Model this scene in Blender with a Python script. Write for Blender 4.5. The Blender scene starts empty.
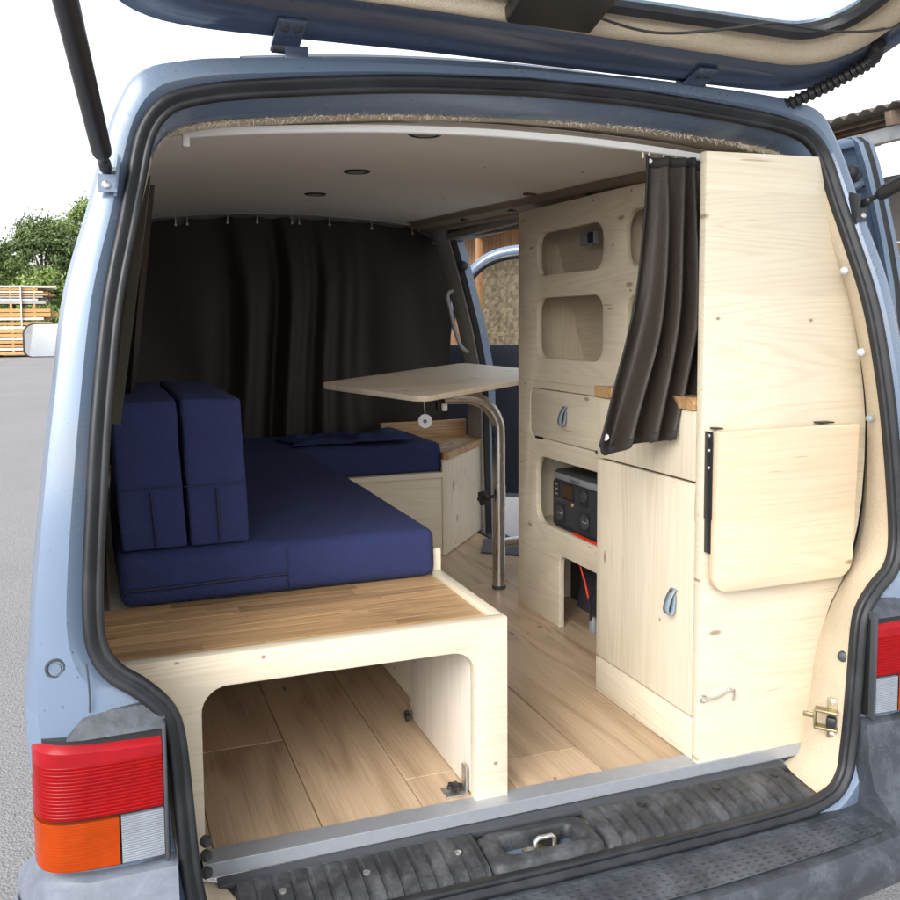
import bpy, bmesh, math, random
from mathutils import Vector, Matrix, noise as mnoise
random.seed(7)
PI = math.pi
scene = bpy.context.scene
COL = scene.collection

# ------------------------------------------------------------------ camera
# metres; z = 0 is the van's load floor, +y runs forward into the van, +x to the right
GROUND = -0.57
yaw, pitch, roll = 0.3467, 0.0811, 0.0084
fw = Vector((math.sin(yaw) * math.cos(pitch), math.cos(yaw) * math.cos(pitch), -math.sin(pitch)))
rt = Vector((math.cos(yaw), -math.sin(yaw), 0))
dn = fw.cross(rt)
c_, s_ = math.cos(roll), math.sin(roll)
r2 = c_ * rt + s_ * dn
d2 = -s_ * rt + c_ * dn
cam = bpy.data.cameras.new('camera')
cam_o = bpy.data.objects.new('camera', cam)
COL.objects.link(cam_o)
cam_o.matrix_world = Matrix(((r2.x, -d2.x, -fw.x, 0), (r2.y, -d2.y, -fw.y, 0), (r2.z, -d2.z, -fw.z, 0.92), (0, 0, 0, 1)))
cam.sensor_width = 36
cam.lens = 911.1 / 900 * 36
cam.shift_x, cam.shift_y = 0.0216, -0.0589
cam.clip_start, cam.clip_end = 0.02, 600
scene.camera = cam_o

# ------------------------------------------------------------------ sky, sun, exposure (bright overcast day)
SUN_EL, SUN_AZ = math.radians(34), math.radians(226)      # azimuth measured from +y, clockwise
world = bpy.data.worlds.new('World')
scene.world = world
world.use_nodes = True
wn = world.node_tree
wn.nodes.clear()
wo = wn.nodes.new('ShaderNodeOutputWorld')
bg = wn.nodes.new('ShaderNodeBackground')
sky = wn.nodes.new('ShaderNodeTexSky')
sky.sky_type = 'NISHITA'
sky.sun_disc = False
sky.sun_elevation = SUN_EL
sky.sun_rotation = SUN_AZ
sky.dust_density = 3.0
hs = wn.nodes.new('ShaderNodeHueSaturation')
hs.inputs['Saturation'].default_value = 0.22          # thin even cloud takes the blue out
wn.links.new(sky.outputs[0], hs.inputs['Color'])
wn.links.new(hs.outputs[0], bg.inputs['Color'])
bg.inputs['Strength'].default_value = 0.15
wn.links.new(bg.outputs[0], wo.inputs[0])
sun = bpy.data.lights.new('sun', 'SUN')
sun.energy = 0.68
sun.angle = math.radians(40)
sun.color = (1, 0.985, 0.96)
sun_o = bpy.data.objects.new('sun', sun)
COL.objects.link(sun_o)
sdir = Vector((math.sin(SUN_AZ) * math.cos(SUN_EL), math.cos(SUN_AZ) * math.cos(SUN_EL), math.sin(SUN_EL)))
sun_o.rotation_euler = sdir.to_track_quat('Z', 'Y').to_euler()
sun_o.location = (-3, -6, 9)
scene.view_settings.view_transform = 'Standard'
scene.view_settings.look = 'None'
scene.view_settings.gamma = 1
scene.view_settings.exposure = 1.28
scene.cycles.max_bounces = 10
scene.cycles.diffuse_bounces = 6
scene.cycles.use_denoising = True

# ------------------------------------------------------------------ object helpers
WL = {}                                                    # world position of each object's origin

def put(o, parent=None, org=(0, 0, 0)):
    COL.objects.link(o)
    o.parent = parent
    o.location = Vector(org) - (WL[parent.name] if parent else Vector((0, 0, 0)))
    WL[o.name] = Vector(org)
    return o

def tag(o, label=None, cat=None, group=None, kind=None):
    if label: o['label'] = label
    if cat: o['category'] = cat
    if group: o['group'] = group
    if kind: o['kind'] = kind
    return o

def thing(name, label, cat, loc, group=None):
    return tag(put(bpy.data.objects.new(name, None), None, loc), label, cat, group)

def finish(me, mat, smooth):
    if mat is not None: me.materials.append(mat)
    if smooth:
        for p in me.polygons: p.use_smooth = True
        me.set_sharp_from_angle(angle=math.radians(smooth))
    me.update()

def mk(name, verts, faces, mat, parent=None, org=(0, 0, 0), smooth=35):
    me = bpy.data.meshes.new(name)
    o_ = Vector(org)
    me.from_pydata([tuple(Vector(v) - o_) for v in verts], [], faces)
    bm = bmesh.new(); bm.from_mesh(me)
    bmesh.ops.recalc_face_normals(bm, faces=bm.faces)
    bm.to_mesh(me); bm.free()
    finish(me, mat, smooth)
    return put(bpy.data.objects.new(name, me), parent, org)

def mkbm(name, bm, mat, parent=None, org=(0, 0, 0), smooth=35, recalc=True):
    if recalc: bmesh.ops.recalc_face_normals(bm, faces=bm.faces)
    if Vector(org).length: bmesh.ops.translate(bm, vec=-Vector(org), verts=bm.verts)
    me = bpy.data.meshes.new(name)
    bm.to_mesh(me); bm.free()
    finish(me, mat, smooth)
    return put(bpy.data.objects.new(name, me), parent, org)

def box_bm(x0, x1, y0, y1, z0, z1, bev=0.0, seg=2, bm=None):
    b = bmesh.new()
    bmesh.ops.create_cube(b, size=1)
    for v in b.verts:
        v.co = Vector(((x0 + x1) / 2 + v.co.x * (x1 - x0), (y0 + y1) / 2 + v.co.y * (y1 - y0), (z0 + z1) / 2 + v.co.z * (z1 - z0)))
    if bev: bmesh.ops.bevel(b, geom=b.edges[:], offset=bev, segments=seg, profile=0.5, affect='EDGES')
    if bm is None: return b
    me = bpy.data.meshes.new('tmp'); b.to_mesh(me); b.free(); bm.from_mesh(me); bpy.data.meshes.remove(me)
    return bm

def box(name, x0, x1, y0, y1, z0, z1, mat, parent=None, bev=0.003, seg=2, org=None):
    return mkbm(name, box_bm(x0, x1, y0, y1, z0, z1, bev, seg), mat, parent,
                org if org is not None else ((x0 + x1) / 2, (y0 + y1) / 2, z0))

def obox(name, center, size, rot, mat, parent=None, bev=0.002):
    """box turned by the matrix rot about its centre"""
    b = box_bm(-size[0]/2, size[0]/2, -size[1]/2, size[1]/2, -size[2]/2, size[2]/2, bev)
    bmesh.ops.transform(b, matrix=Matrix.Translation(center) @ rot.to_4x4(), verts=b.verts)
    return mkbm(name, b, mat, parent, center)

def rot_to(a, b=Vector((0, 0, 1))):
    return Vector(b).rotation_difference(Vector(a).normalized()).to_matrix()

def tube_vf(pts, rad, n=10, closed=False, cap=True):
    pts = [Vector(p) for p in pts]
    m = len(pts)
    R = rad if isinstance(rad, (list, tuple)) else [rad] * m
    V, F = [], []
    t0 = (pts[1] - pts[0]).normalized()
    up = Vector((0, 0, 1)) if abs(t0.z) < 0.9 else Vector((1, 0, 0))
    nrm = (up - t0 * up.dot(t0)).normalized()
    for i, p in enumerate(pts):
        if closed: t = (pts[(i + 1) % m] - pts[i - 1]).normalized()
        else: t = (pts[min(i + 1, m - 1)] - pts[max(i - 1, 0)]).normalized()
        nrm = (nrm - t * nrm.dot(t)).normalized()
        bn = t.cross(nrm)
        for k in range(n):
            a = 2 * PI * k / n
            V.append(p + (nrm * math.cos(a) + bn * math.sin(a)) * R[i])
    for i in range(m if closed else m - 1):
        for k in range(n):
            j = (i + 1) % m
            F.append((i*n + k, i*n + (k+1) % n, j*n + (k+1) % n, j*n + k))
    if cap and not closed:
        F.append(tuple(range(n))); F.append(tuple(range((m-1)*n, m*n)))
    return V, F

def tube(name, pts, rad, mat, parent=None, n=10, closed=False, org=None):
    V, F = tube_vf(pts, rad, n, closed)
    return mk(name, V, F, mat, parent, org if org is not None else pts[0], 50)

def cyl(name, a, b, r, mat, parent=None, n=16, r2=None):
    return tube(name, [a, b], [r, r if r2 is None else r2], mat, parent, n)

def join_vf(parts):
    V, F = [], []
    for v, f in parts:
        k = len(V); V += v; F += [tuple(i + k for i in q) for q in f]
    return V, F

def spline(pts, n, closed=False):
    """Catmull-Rom through pts, n samples per span"""
    P = [Vector(p) for p in pts]; m = len(P); out = []
    for i in range(m if closed else m - 1):
        p1, p2 = P[i], P[(i+1) % m]
        p0 = P[i-1] if (closed or i > 0) else p1 + (p1 - p2)
        p3 = P[(i+2) % m] if (closed or i + 2 < m) else p2 + (p2 - p1)
        for k in range(n):
            t = k / n
            out.append(0.5 * ((2*p1) + (p2-p0)*t + (2*p0-5*p1+4*p2-p3)*t*t + (3*p1-p0-3*p2+p3)*t**3))
    if not closed: out.append(P[-1])
    return out

def loft(rings, closed=False):
    n = len(rings[0]); V = [v for r in rings for v in r]; F = []
    for i in range(len(rings) - 1):
        for k in range(n if closed else n - 1):
            F.append((i*n + k, i*n + (k+1) % n, (i+1)*n + (k+1) % n, (i+1)*n + k))
    return V, F

def rrect(u0, u1, v0, v1, r, seg=6, rs=None):
    """rounded rectangle outline; rs = radii for (u0v0, u1v0, u1v1, u0v1)"""
    rs = rs or (r, r, r, r)
    out = []
    for (cu, cv, a0, q) in ((u0, v0, PI, 0), (u1, v0, 1.5*PI, 1), (u1, v1, 0, 2), (u0, v1, 0.5*PI, 3)):
        R = rs[q]
        if R <= 1e-6: out.append((cu, cv)); continue
        ou = cu + (R if q in (0, 3) else -R); ov = cv + (R if q in (0, 1) else -R)
        for k in range(seg + 1):
            a = a0 + 0.5 * PI * k / seg
            out.append((ou + R * math.cos(a), ov + R * math.sin(a)))
    return out

def plate(name, outlines, depth, frame, mat, parent=None, org=(0, 0, 0), bev=0.0, smooth=35):
    """flat board: first outline is the edge, the others are holes; frame(u, v, w) -> world, w in 0..depth"""
    cu = bpy.data.curves.new('tmp', 'CURVE')
    cu.dimensions = '2D'; cu.fill_mode = 'BOTH'
    cu.extrude = depth / 2 - bev
    if bev: cu.bevel_depth = bev; cu.bevel_resolution = 1; cu.offset = -bev
    for ol in outlines:
        sp = cu.splines.new('POLY'); sp.points.add(len(ol) - 1); sp.use_cyclic_u = True
        for p, (u, v) in zip(sp.points, ol): p.co = (u, v, 0, 1)
    co = bpy.data.objects.new('tmp', cu); COL.objects.link(co)
    dg = bpy.context.evaluated_depsgraph_get(); dg.update()
    me = bpy.data.meshes.new_from_object(co.evaluated_get(dg))
    bpy.data.objects.remove(co); bpy.data.curves.remove(cu)
    me.name = name; me.materials.clear()
    bm = bmesh.new(); bm.from_mesh(me)
    bmesh.ops.remove_doubles(bm, verts=bm.verts, dist=1e-5)
    o_ = Vector(org)
    for v in bm.verts: v.co = Vector(frame(v.co.x, v.co.y, v.co.z + depth / 2)) - o_
    bmesh.ops.recalc_face_normals(bm, faces=bm.faces)
    bm.to_mesh(me); bm.free()
    finish(me, mat, smooth)
    return put(bpy.data.objects.new(name, me), parent, org)

def copy_part(src, parent, org, rot=None):
    o = src.copy()
    put(o, parent, org)
    if rot is not None: o.rotation_euler = rot
    return o

# ------------------------------------------------------------------ materials
class NT:
    def __init__(s, name):
        s.m = bpy.data.materials.new(name); s.m.use_nodes = True
        s.t = s.m.node_tree; s.t.nodes.clear()
        s.out = s.n('ShaderNodeOutputMaterial'); s.b = s.n('ShaderNodeBsdfPrincipled')
        s.t.links.new(s.b.outputs[0], s.out.inputs[0])
    def n(s, typ, **kw):
        nd = s.t.nodes.new(typ)
        for k, v in kw.items(): setattr(nd, k, v)
        return nd
    def set(s, sock, v):
        if hasattr(v, 'is_output') or isinstance(v, bpy.types.NodeSocket): s.t.links.new(v, sock)
        else: sock.default_value = v
    def math(s, op, a, b=0.0, c=0.0):
        nd = s.n('ShaderNodeMath', operation=op)
        for i, v in enumerate((a, b, c)): s.set(nd.inputs[i], v)
        return nd.outputs[0]
    def xyz(s, sock):
        nd = s.n('ShaderNodeSeparateXYZ'); s.set(nd.inputs[0], sock); return nd.outputs
    def vec(s, x, y, z):
        nd = s.n('ShaderNodeCombineXYZ')
        for i, v in enumerate((x, y, z)): s.set(nd.inputs[i], v)
        return nd.outputs[0]
    def noise(s, vec, scale, detail=2, rough=0.5, dist=0.0):
        nd = s.n('ShaderNodeTexNoise'); s.set(nd.inputs['Vector'], vec)
        nd.inputs['Scale'].default_value = scale; nd.inputs['Detail'].default_value = detail
        nd.inputs['Roughness'].default_value = rough; nd.inputs['Distortion'].default_value = dist
        return nd.outputs['Fac']
    def ramp(s, fac, stops):
        nd = s.n('ShaderNodeValToRGB'); s.set(nd.inputs[0], fac)
        e = nd.color_ramp.elements
        while len(e) < len(stops): e.new(0.5)
        for q, (p, c) in zip(e, stops): q.position = p; q.color = (*c, 1) if len(c) == 3 else c
        return nd.outputs[0]
    def mix(s, fac, a, b, mode='MIX'):
        nd = s.n('ShaderNodeMix', data_type='RGBA', blend_type=mode)
        s.set(nd.inputs[0], fac)
        s.set(nd.inputs[6], (*a, 1) if isinstance(a, tuple) and len(a) == 3 else a)
        s.set(nd.inputs[7], (*b, 1) if isinstance(b, tuple) and len(b) == 3 else b)
        return nd.outputs[2]
    def mapr(s, v, a, b, c, d):
        nd = s.n('ShaderNodeMapRange'); s.set(nd.inputs[0], v)
        for i, q in enumerate((a, b, c, d)): nd.inputs[i+1].default_value = q
        return nd.outputs[0]
    def obj(s): return s.n('ShaderNodeTexCoord').outputs['Object']
    def rnd(s): return s.n('ShaderNodeObjectInfo').outputs['Random']
    def bump(s, h, strength, dist=0.002):
        nd = s.n('ShaderNodeBump'); s.set(nd.inputs['Height'], h)
        nd.inputs['Strength'].default_value = strength; nd.inputs['Distance'].default_value = dist
        s.t.links.new(nd.outputs[0], s.b.inputs['Normal'])
    def p(s, **kw):
        for k, v in kw.items():
            k = k.replace('_', ' ')
            if isinstance(v, tuple) and len(v) == 3: v = (*v, 1)
            s.set(s.b.inputs[k], v)
        return s

def plain(name, col, rough=0.5, var=0.12, scale=30, metal=0.0, bump=0.0, bscale=200, **kw):
    s = NT(name); o = s.obj()
    f = s.noise(o, scale, 4, 0.6)
    c = s.mix(f, tuple(q * (1 - var) for q in col), tuple(min(1, q * (1 + var)) for q in col))
    s.p(Base_Color=c, Roughness=rough, Metallic=metal, **kw)
    if bump: s.bump(s.noise(o, bscale, 3, 0.6), bump)
    return s.m

def wood(name, ax, light, dark, knot, rings=0.5, freq=46, strip=0.095, knots=0.5, rough=0.5, tone=0.10, coat=0.0, rscale=(1.1, 8.0), grain=0.3, streak=0.25):
    """ax = (grain axis, cross axis, thickness axis) as indices of the object's own axes"""
    s = NT(name)
    q = s.xyz(s.obj()); r = s.rnd()
    g = s.math('MULTIPLY_ADD', r, 13.7, q[ax[0]])
    c = s.math('MULTIPLY_ADD', r, 5.3, q[ax[1]]); t = q[ax[2]]
    if strip:
        st = s.math('FLOOR', s.math('DIVIDE', c, strip))
        wn_ = s.n('ShaderNodeTexWhiteNoise', noise_dimensions='1D'); s.set(wn_.inputs['W'], s.math('ADD', st, s.math('MULTIPLY', r, 91.0)))
        sv = wn_.outputs['Value']
    else:
        wn_ = s.n('ShaderNodeTexWhiteNoise', noise_dimensions='1D'); s.set(wn_.inputs['W'], s.math('MULTIPLY', r, 91.0)); sv = wn_.outputs['Value']
    g2 = s.math('MULTIPLY_ADD', sv, 9.0, g)
    # knots: the grain lines bend round them
    kv = s.n('ShaderNodeTexVoronoi', voronoi_dimensions='2D', feature='F1')
    s.set(kv.inputs['Vector'], s.vec(s.math('MULTIPLY', g2, 2.6), s.math('MULTIPLY', c, 7.0), 0.0)); kv.inputs['Scale'].default_value = 1
    kd = kv.outputs['Distance']; kc = s.xyz(kv.outputs['Color'])[0]
    on = s.math('LESS_THAN', kc, knots)
    kb = s.math('MULTIPLY', s.mapr(kd, 0.0, 0.32, 1.0, 0.0), on)
    low = s.noise(s.vec(s.math('MULTIPLY', g2, rscale[0]), s.math('MULTIPLY', c, rscale[1]), s.math('MULTIPLY', t, rscale[1])), 1.0, 1.5, 0.45)
    ph = s.math('ADD', s.math('MULTIPLY', low, freq), s.math('MULTIPLY', kb, 5.0))
    rg = s.math('POWER', s.math('MULTIPLY_ADD', s.math('SINE', ph), 0.5, 0.5), 2.2)
    rbrk = s.noise(s.vec(s.math('MULTIPLY', g2, 2.0), s.math('MULTIPLY', c, 14.0), 3.0), 1.0, 2, 0.5)
    rg = s.math('MULTIPLY', rg, s.mapr(rbrk, 0.3, 0.7, 0.15, 1.0))
    fib = s.noise(s.vec(s.math('MULTIPLY', g2, 5.0), s.math('MULTIPLY', c, 260.0), s.math('MULTIPLY', t, 260.0)), 1.0, 2, 0.6)
    f = s.math('ADD', s.math('MULTIPLY', rg, rings), s.math('MULTIPLY', s.mapr(fib, 0.3, 0.75, 0.0, 1.0), grain))
    col = s.mix(s.math('MINIMUM', f, 1.0), light, dark)
    blot = s.noise(s.vec(s.math('MULTIPLY', g2, 1.5), s.math('MULTIPLY', c, 6.0), s.math('MULTIPLY', t, 6.0)), 1.0, 3, 0.5)
    val = s.math('ADD', s.math('MULTIPLY', sv, tone * 2), s.math('MULTIPLY', blot, tone))
    val = s.math('ADD', val, 1.0 - tone * 1.5)
    hsv = s.n('ShaderNodeHueSaturation'); s.set(hsv.inputs['Color'], col); s.set(hsv.inputs['Value'], val)
    kk = s.math('MULTIPLY', s.mapr(kd, 0.024, 0.052, 1.0, 0.0), on)
    col = s.mix(s.math('MULTIPLY', kk, 0.75), hsv.outputs[0], knot)
    # resin streaks and pin knots
    rs = s.noise(s.vec(s.math('MULTIPLY', g2, 7.0), s.math('MULTIPLY', c, 120.0), s.math('MULTIPLY', t, 120.0)), 1.0, 1.0, 0.4)
    col = s.mix(s.math('MULTIPLY', s.mapr(rs, 0.74, 0.80, 0.0, 1.0), streak), col, knot)
    k2 = s.n('ShaderNodeTexVoronoi', voronoi_dimensions='2D', feature='F1')
    s.set(k2.inputs['Vector'], s.vec(s.math('MULTIPLY', g2, 5.5), s.math('MULTIPLY', c, 7.5), 0.0)); k2.inputs['Scale'].default_value = 1
    pk = s.math('MULTIPLY', s.mapr(k2.outputs['Distance'], 0.016, 0.034, 1.0, 0.0), s.math('LESS_THAN', s.xyz(k2.outputs['Color'])[1], 0.5 * knots))
    col = s.mix(s.math('MULTIPLY', pk, 0.8), col, knot)
    s.p(Base_Color=col, Roughness=s.math('MULTIPLY_ADD', fib, 0.15, rough - 0.07))
    if coat: s.p(Coat_Weight=coat, Coat_Roughness=0.25)
    s.bump(s.math('ADD', fib, s.math('MULTIPLY', rg, 0.6)), 0.12, 0.0008)
    return s.m

PINE = dict(light=(0.665, 0.60, 0.475), dark=(0.47, 0.365, 0.235), rscale=(0.55, 8.0), knot=(0.20, 0.125, 0.075), rings=0.30, freq=150, grain=0.26, knots=0.6, tone=0.045, rough=0.5, streak=0.5)
pineX = wood('pine_grain_x', (0, 2, 1), **PINE)
pineXf = wood('pine_grain_x_flat', (0, 1, 2), **PINE)
pineY = wood('pine_grain_y', (1, 2, 0), **PINE)
pineYf = wood('pine_grain_y_flat', (1, 0, 2), **PINE)
pineZ = wood('pine_grain_z', (2, 1, 0), **PINE)
pineZx = wood('pine_grain_z_front', (2, 0, 1), **PINE)
edge_ply = wood('cut_pine_edge', (2, 1, 0), (0.62, 0.38, 0.19), (0.40, 0.21, 0.09), (0.2, 0.1, 0.04), rings=0.5, strip=0.0, knots=0.0)
OAK = dict(light=(0.58, 0.37, 0.18), dark=(0.235, 0.118, 0.045), knot=(0.12, 0.06, 0.02), rings=0.55, freq=60, strip=0.0, knots=0.05, rough=0.42, tone=0.26, rscale=(1.2, 16.0), grain=0.5, coat=0.15)
oakX = wood('oiled_oak_x', (0, 1, 2), **OAK)
oakY = wood('oiled_oak_y', (1, 0, 2), **OAK)
oakZ = wood('oiled_oak_z', (0, 2, 1), **OAK)
lamin = wood('oak_laminate', (1, 0, 2), (0.55, 0.41, 0.275), (0.25, 0.16, 0.092), (0.09, 0.05, 0.027), rings=0.55, freq=40, strip=0.0, knots=0.25, rough=0.38, tone=0.11, rscale=(0.75, 5.5), grain=0.45)
ply = wood('pale_plywood', (2, 1, 0), (0.72, 0.66, 0.58), (0.55, 0.48, 0.40), (0.4, 0.3, 0.2), rings=0.3, strip=0.0, knots=0.05, grain=0.4)
rawwood = wood('raw_timber', (0, 2, 1), (0.52, 0.30, 0.11), (0.34, 0.17, 0.055), (0.2, 0.1, 0.04), rings=0.5, strip=0.0, tone=0.2)
rawpale = wood('pale_timber', (0, 2, 1), (0.80, 0.72, 0.58), (0.6, 0.5, 0.36), (0.3, 0.2, 0.1), rings=0.4, strip=0.0, tone=0.12)
brownwall = wood('brown_shed_boards', (2, 1, 0), (0.36, 0.19, 0.085), (0.17, 0.08, 0.03), (0.07, 0.03, 0.01), rings=0.5, strip=0.0, tone=0.2)

def paint_mat(name, base, dirt=0.5):
    s = NT(name); o = s.obj()
    a = s.noise(o, 3.2, 6, 0.62); b = s.noise(o, 38, 4, 0.7)
    d = s.math('MULTIPLY', s.mapr(a, 0.5, 0.78, 0.0, 1.0), s.mapr(b, 0.3, 0.75, 0.1, 1.0))
    c = s.mix(s.math('MULTIPLY', d, dirt), base, (0.24, 0.225, 0.20))
    sp = s.noise(o, 150, 1, 0.5)
    chip = s.mapr(sp, 0.745, 0.78, 0.0, 0.8)
    c = s.mix(chip, c, (0.05, 0.05, 0.06))
    s.p(Base_Color=c, Roughness=s.math('MULTIPLY_ADD', d, 0.4, 0.24), Metallic=0.12, Coat_Weight=0.45, Coat_Roughness=0.12)
    s.bump(b, 0.03, 0.001)
    return s.m
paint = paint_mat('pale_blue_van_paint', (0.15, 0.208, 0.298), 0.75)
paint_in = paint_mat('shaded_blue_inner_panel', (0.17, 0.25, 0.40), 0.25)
paint_gate = paint_mat('shade_darkened_gate_blue', (0.062, 0.088, 0.145), 0.2)  # van blue darkened: the shade on the gate's inner frame is in the colour

def rubber_mat():
    s = NT('black_rubber'); o = s.obj()
    a = s.noise(o, 9, 5, 0.6)
    s.p(Base_Color=s.mix(s.mapr(a, 0.45, 0.8, 0, 1), (0.0095, 0.011, 0.014), (0.030, 0.032, 0.037)), Roughness=s.mapr(a, 0.3, 0.8, 0.36, 0.62))
    s.bump(s.noise(o, 240, 2), 0.06, 0.001)
    return s.m
rubber = rubber_mat()
def bumper_mat(name, base, dust, lo=0.42, hi=0.72):
    s = NT(name); o = s.obj()
    a = s.noise(o, 11, 9, 0.74, 0.4); b = s.noise(o, 160, 4, 0.7)
    q = s.xyz(o)
    scr = s.noise(s.vec(s.math('MULTIPLY', q[0], 22.0), s.math('MULTIPLY', q[1], 260.0), s.math('MULTIPLY', q[2], 160.0)), 1.0, 4, 0.7, 0.8)
    d = s.math('MAXIMUM', s.mapr(a, lo, hi, 0, 1), s.math('MULTIPLY', s.mapr(scr, 0.6, 0.75, 0, 1), 0.6))
    d = s.math('MULTIPLY', d, s.mapr(b, 0.25, 0.7, 0.45, 1.0))
    s.p(Base_Color=s.mix(d, base, dust), Roughness=0.55)
    s.bump(s.noise(o, 420, 2), 0.25, 0.0008)
    return s.m
bumper_m = bumper_mat('weathered_grey_bumper_plastic', (0.034, 0.039, 0.049), (0.125, 0.142, 0.17))
bumper_pale = bumper_mat('chalky_faded_bumper_plastic', (0.115, 0.135, 0.17), (0.23, 0.26, 0.31), 0.35, 0.75)
scuff_m = bumper_mat('scuffed_dark_sill_plastic', (0.024, 0.026, 0.03), (0.15, 0.155, 0.17), 0.46, 0.78)
black = plain('satin_black_plastic', (0.018, 0.018, 0.02), 0.42, bump=0.1, bscale=500)
charcoal = plain('charcoal_plastic', (0.045, 0.05, 0.058), 0.5, bump=0.1, bscale=500)
greypl = plain('grey_plastic', (0.24, 0.25, 0.27), 0.45)
trim_grey = plain('warm_grey_trim', (0.40, 0.39, 0.37), 0.6, bump=0.1, bscale=400)
white_pl = plain('white_plastic', (0.75, 0.75, 0.74), 0.4, var=0.04)
def brushed(name, col, rough):
    s = NT(name); q = s.xyz(s.obj())
    f = s.noise(s.vec(s.math('MULTIPLY', q[0], 12.0), s.math('MULTIPLY', q[1], 600.0), s.math('MULTIPLY', q[2], 12.0)), 1.0, 3, 0.6)
    s.p(Base_Color=s.mix(f, tuple(c * 0.8 for c in col), col), Metallic=1.0, Roughness=s.mapr(f, 0.2, 0.8, rough - 0.06, rough + 0.12))
    return s.m
alu = plain('satin_aluminium', (0.42, 0.45, 0.50), 0.40, metal=0.55, var=0.1, scale=60)
steel = brushed('satin_stainless_steel', (0.66, 0.65, 0.63), 0.22)
zinc = plain('zinc_plated_steel', (0.62, 0.62, 0.60), 0.35, metal=0.9)
brass = plain('passivated_steel', (0.34, 0.29, 0.18), 0.42, metal=0.85, var=0.3)
galv = plain('weathered_galvanised_steel', (0.34, 0.35, 0.36), 0.5, metal=0.5, var=0.25, scale=8)

def flock_mat():
    s = NT('cream_flocked_lining'); o = s.obj()
    f = s.noise(o, 330, 3, 0.7); a = s.noise(o, 5, 4, 0.6)
    c = s.mix(f, (0.42, 0.34, 0.235), (0.80, 0.70, 0.54))
    c = s.mix(s.mapr(a, 0.5, 0.8, 0, 0.35), c, (0.36, 0.29, 0.2))
    s.p(Base_Color=c, Roughness=0.95)
    s.bump(f, 0.9, 0.003)
    return s.m
flock = flock_mat()
ceil_m = plain('grey_beige_headliner', (0.82, 0.795, 0.735), 0.85, var=0.05, scale=12, bump=0.15, bscale=600)
def cloth(name, col, col2, weave=900, rough=0.85, sheen=0.15, wr=0.25):
    s = NT(name); o = s.obj()
    q = s.xyz(o)
    wv = s.math('MULTIPLY', s.math('SINE', s.math('MULTIPLY', s.math('ADD', q[0], q[1]), weave * 6.28 / 3)), s.math('SINE', s.math('MULTIPLY', s.math('ADD', q[2], s.math('MULTIPLY', q[1], 0.5)), weave * 6.28 / 3)))
    a = s.noise(o, 13, 6, 0.62, 0.5); f = s.noise(o, 420, 2, 0.6)
    c = s.mix(s.math('ADD', s.math('MULTIPLY', a, 0.6), s.math('MULTIPLY', f, 0.4)), col, col2)
    s.p(Base_Color=c, Roughness=rough, Sheen_Weight=sheen, Sheen_Roughness=0.4)
    s.bump(s.math('ADD', s.math('MULTIPLY', wv, 0.15), s.math('ADD', s.math('MULTIPLY', a, 3.0), f)), wr, 0.004)
    return s.m
navy = cloth('navy_canvas', (0.012, 0.020, 0.084), (0.026, 0.038, 0.138), sheen=0.0, wr=0.75)
navy2 = cloth('dark_navy_upholstery', (0.006, 0.008, 0.016), (0.010, 0.013, 0.026), sheen=0.0)
pipe_m = plain('navy_piping', (0.008, 0.011, 0.038), 0.7)
brown_c = cloth('dark_brown_blackout_cloth', (0.020, 0.0132, 0.0098), (0.031, 0.0215, 0.016), rough=0.55, sheen=0.0, wr=0.3)
black_c = cloth('black_blackout_cloth', (0.020, 0.0140, 0.0110), (0.030, 0.0215, 0.017), rough=0.6, sheen=0.0, wr=0.15)
hem_m = plain('black_hem_tape', (0.022, 0.019, 0.017), 0.8)
felt = cloth('grey_green_felt', (0.13, 0.12, 0.095), (0.2, 0.185, 0.15), wr=0.5)
carpet = cloth('blue_grey_carpet', (0.045, 0.055, 0.08), (0.10, 0.115, 0.14), wr=0.9)

def lens(name, col, trans=0.5, rough=0.12):
    s = NT(name); o = s.obj()
    s.p(Base_Color=s.mix(s.noise(o, 26, 5, 0.65), tuple(c * 0.55 for c in col), tuple(c * 1.1 for c in col)), Roughness=rough, Coat_Weight=0.12, Coat_Roughness=0.12, Specular_IOR_Level=0.15, Subsurface_Weight=0.0, Transmission_Weight=trans, IOR=1.49)
    return s.m
red_l = lens('red_lamp_plastic', (0.27, 0.0008, 0.002), 0.0, 0.2)
pink_l = lens('paler_red_lamp_plastic', (0.33, 0.010, 0.016), 0.0, 0.2)  # slightly paler red than the main lens
amber_l = lens('amber_lamp_plastic', (0.36, 0.042, 0.002), 0.0, 0.25)
clear_l = lens('grey_clear_lamp_plastic', (0.25, 0.28, 0.32), 0.0, 0.25)
def glass_mat(name, tint, rough=0.02):
    s = NT(name)
    g = s.n('ShaderNodeBsdfGlossy'); g.inputs['Roughness'].default_value = 0.03
    t = s.n('ShaderNodeBsdfTransparent'); t.inputs[0].default_value = (*tint, 1)
    fr = s.n('ShaderNodeLayerWeight')
    dirt_ = s.noise(s.obj(), 9, 6, 0.7)
    f2 = s.math('ADD', s.math('MULTIPLY_ADD', s.math('POWER', fr.outputs['Facing'], 4.0), 0.45, 0.04), s.mapr(dirt_, 0.5, 0.75, 0.0, 0.12))
    mx = s.n('ShaderNodeMixShader'); s.set(mx.inputs[0], f2)
    s.t.links.new(t.outputs[0], mx.inputs[1]); s.t.links.new(g.outputs[0], mx.inputs[2])
    s.t.links.new(mx.outputs[0], s.out.inputs[0])
    return s.m
glass = glass_mat('window_glass', (0.87, 0.89, 0.885))
mirror_m = plain('mirror_glass', (0.92, 0.94, 0.95), 0.02, metal=1.0, var=0.0)
screen_m = plain('dark_amber_display', (0.06, 0.025, 0.012), 0.12)
leather = plain('blue_grey_leather', (0.19, 0.24, 0.29), 0.55, bump=0.2)
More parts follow.
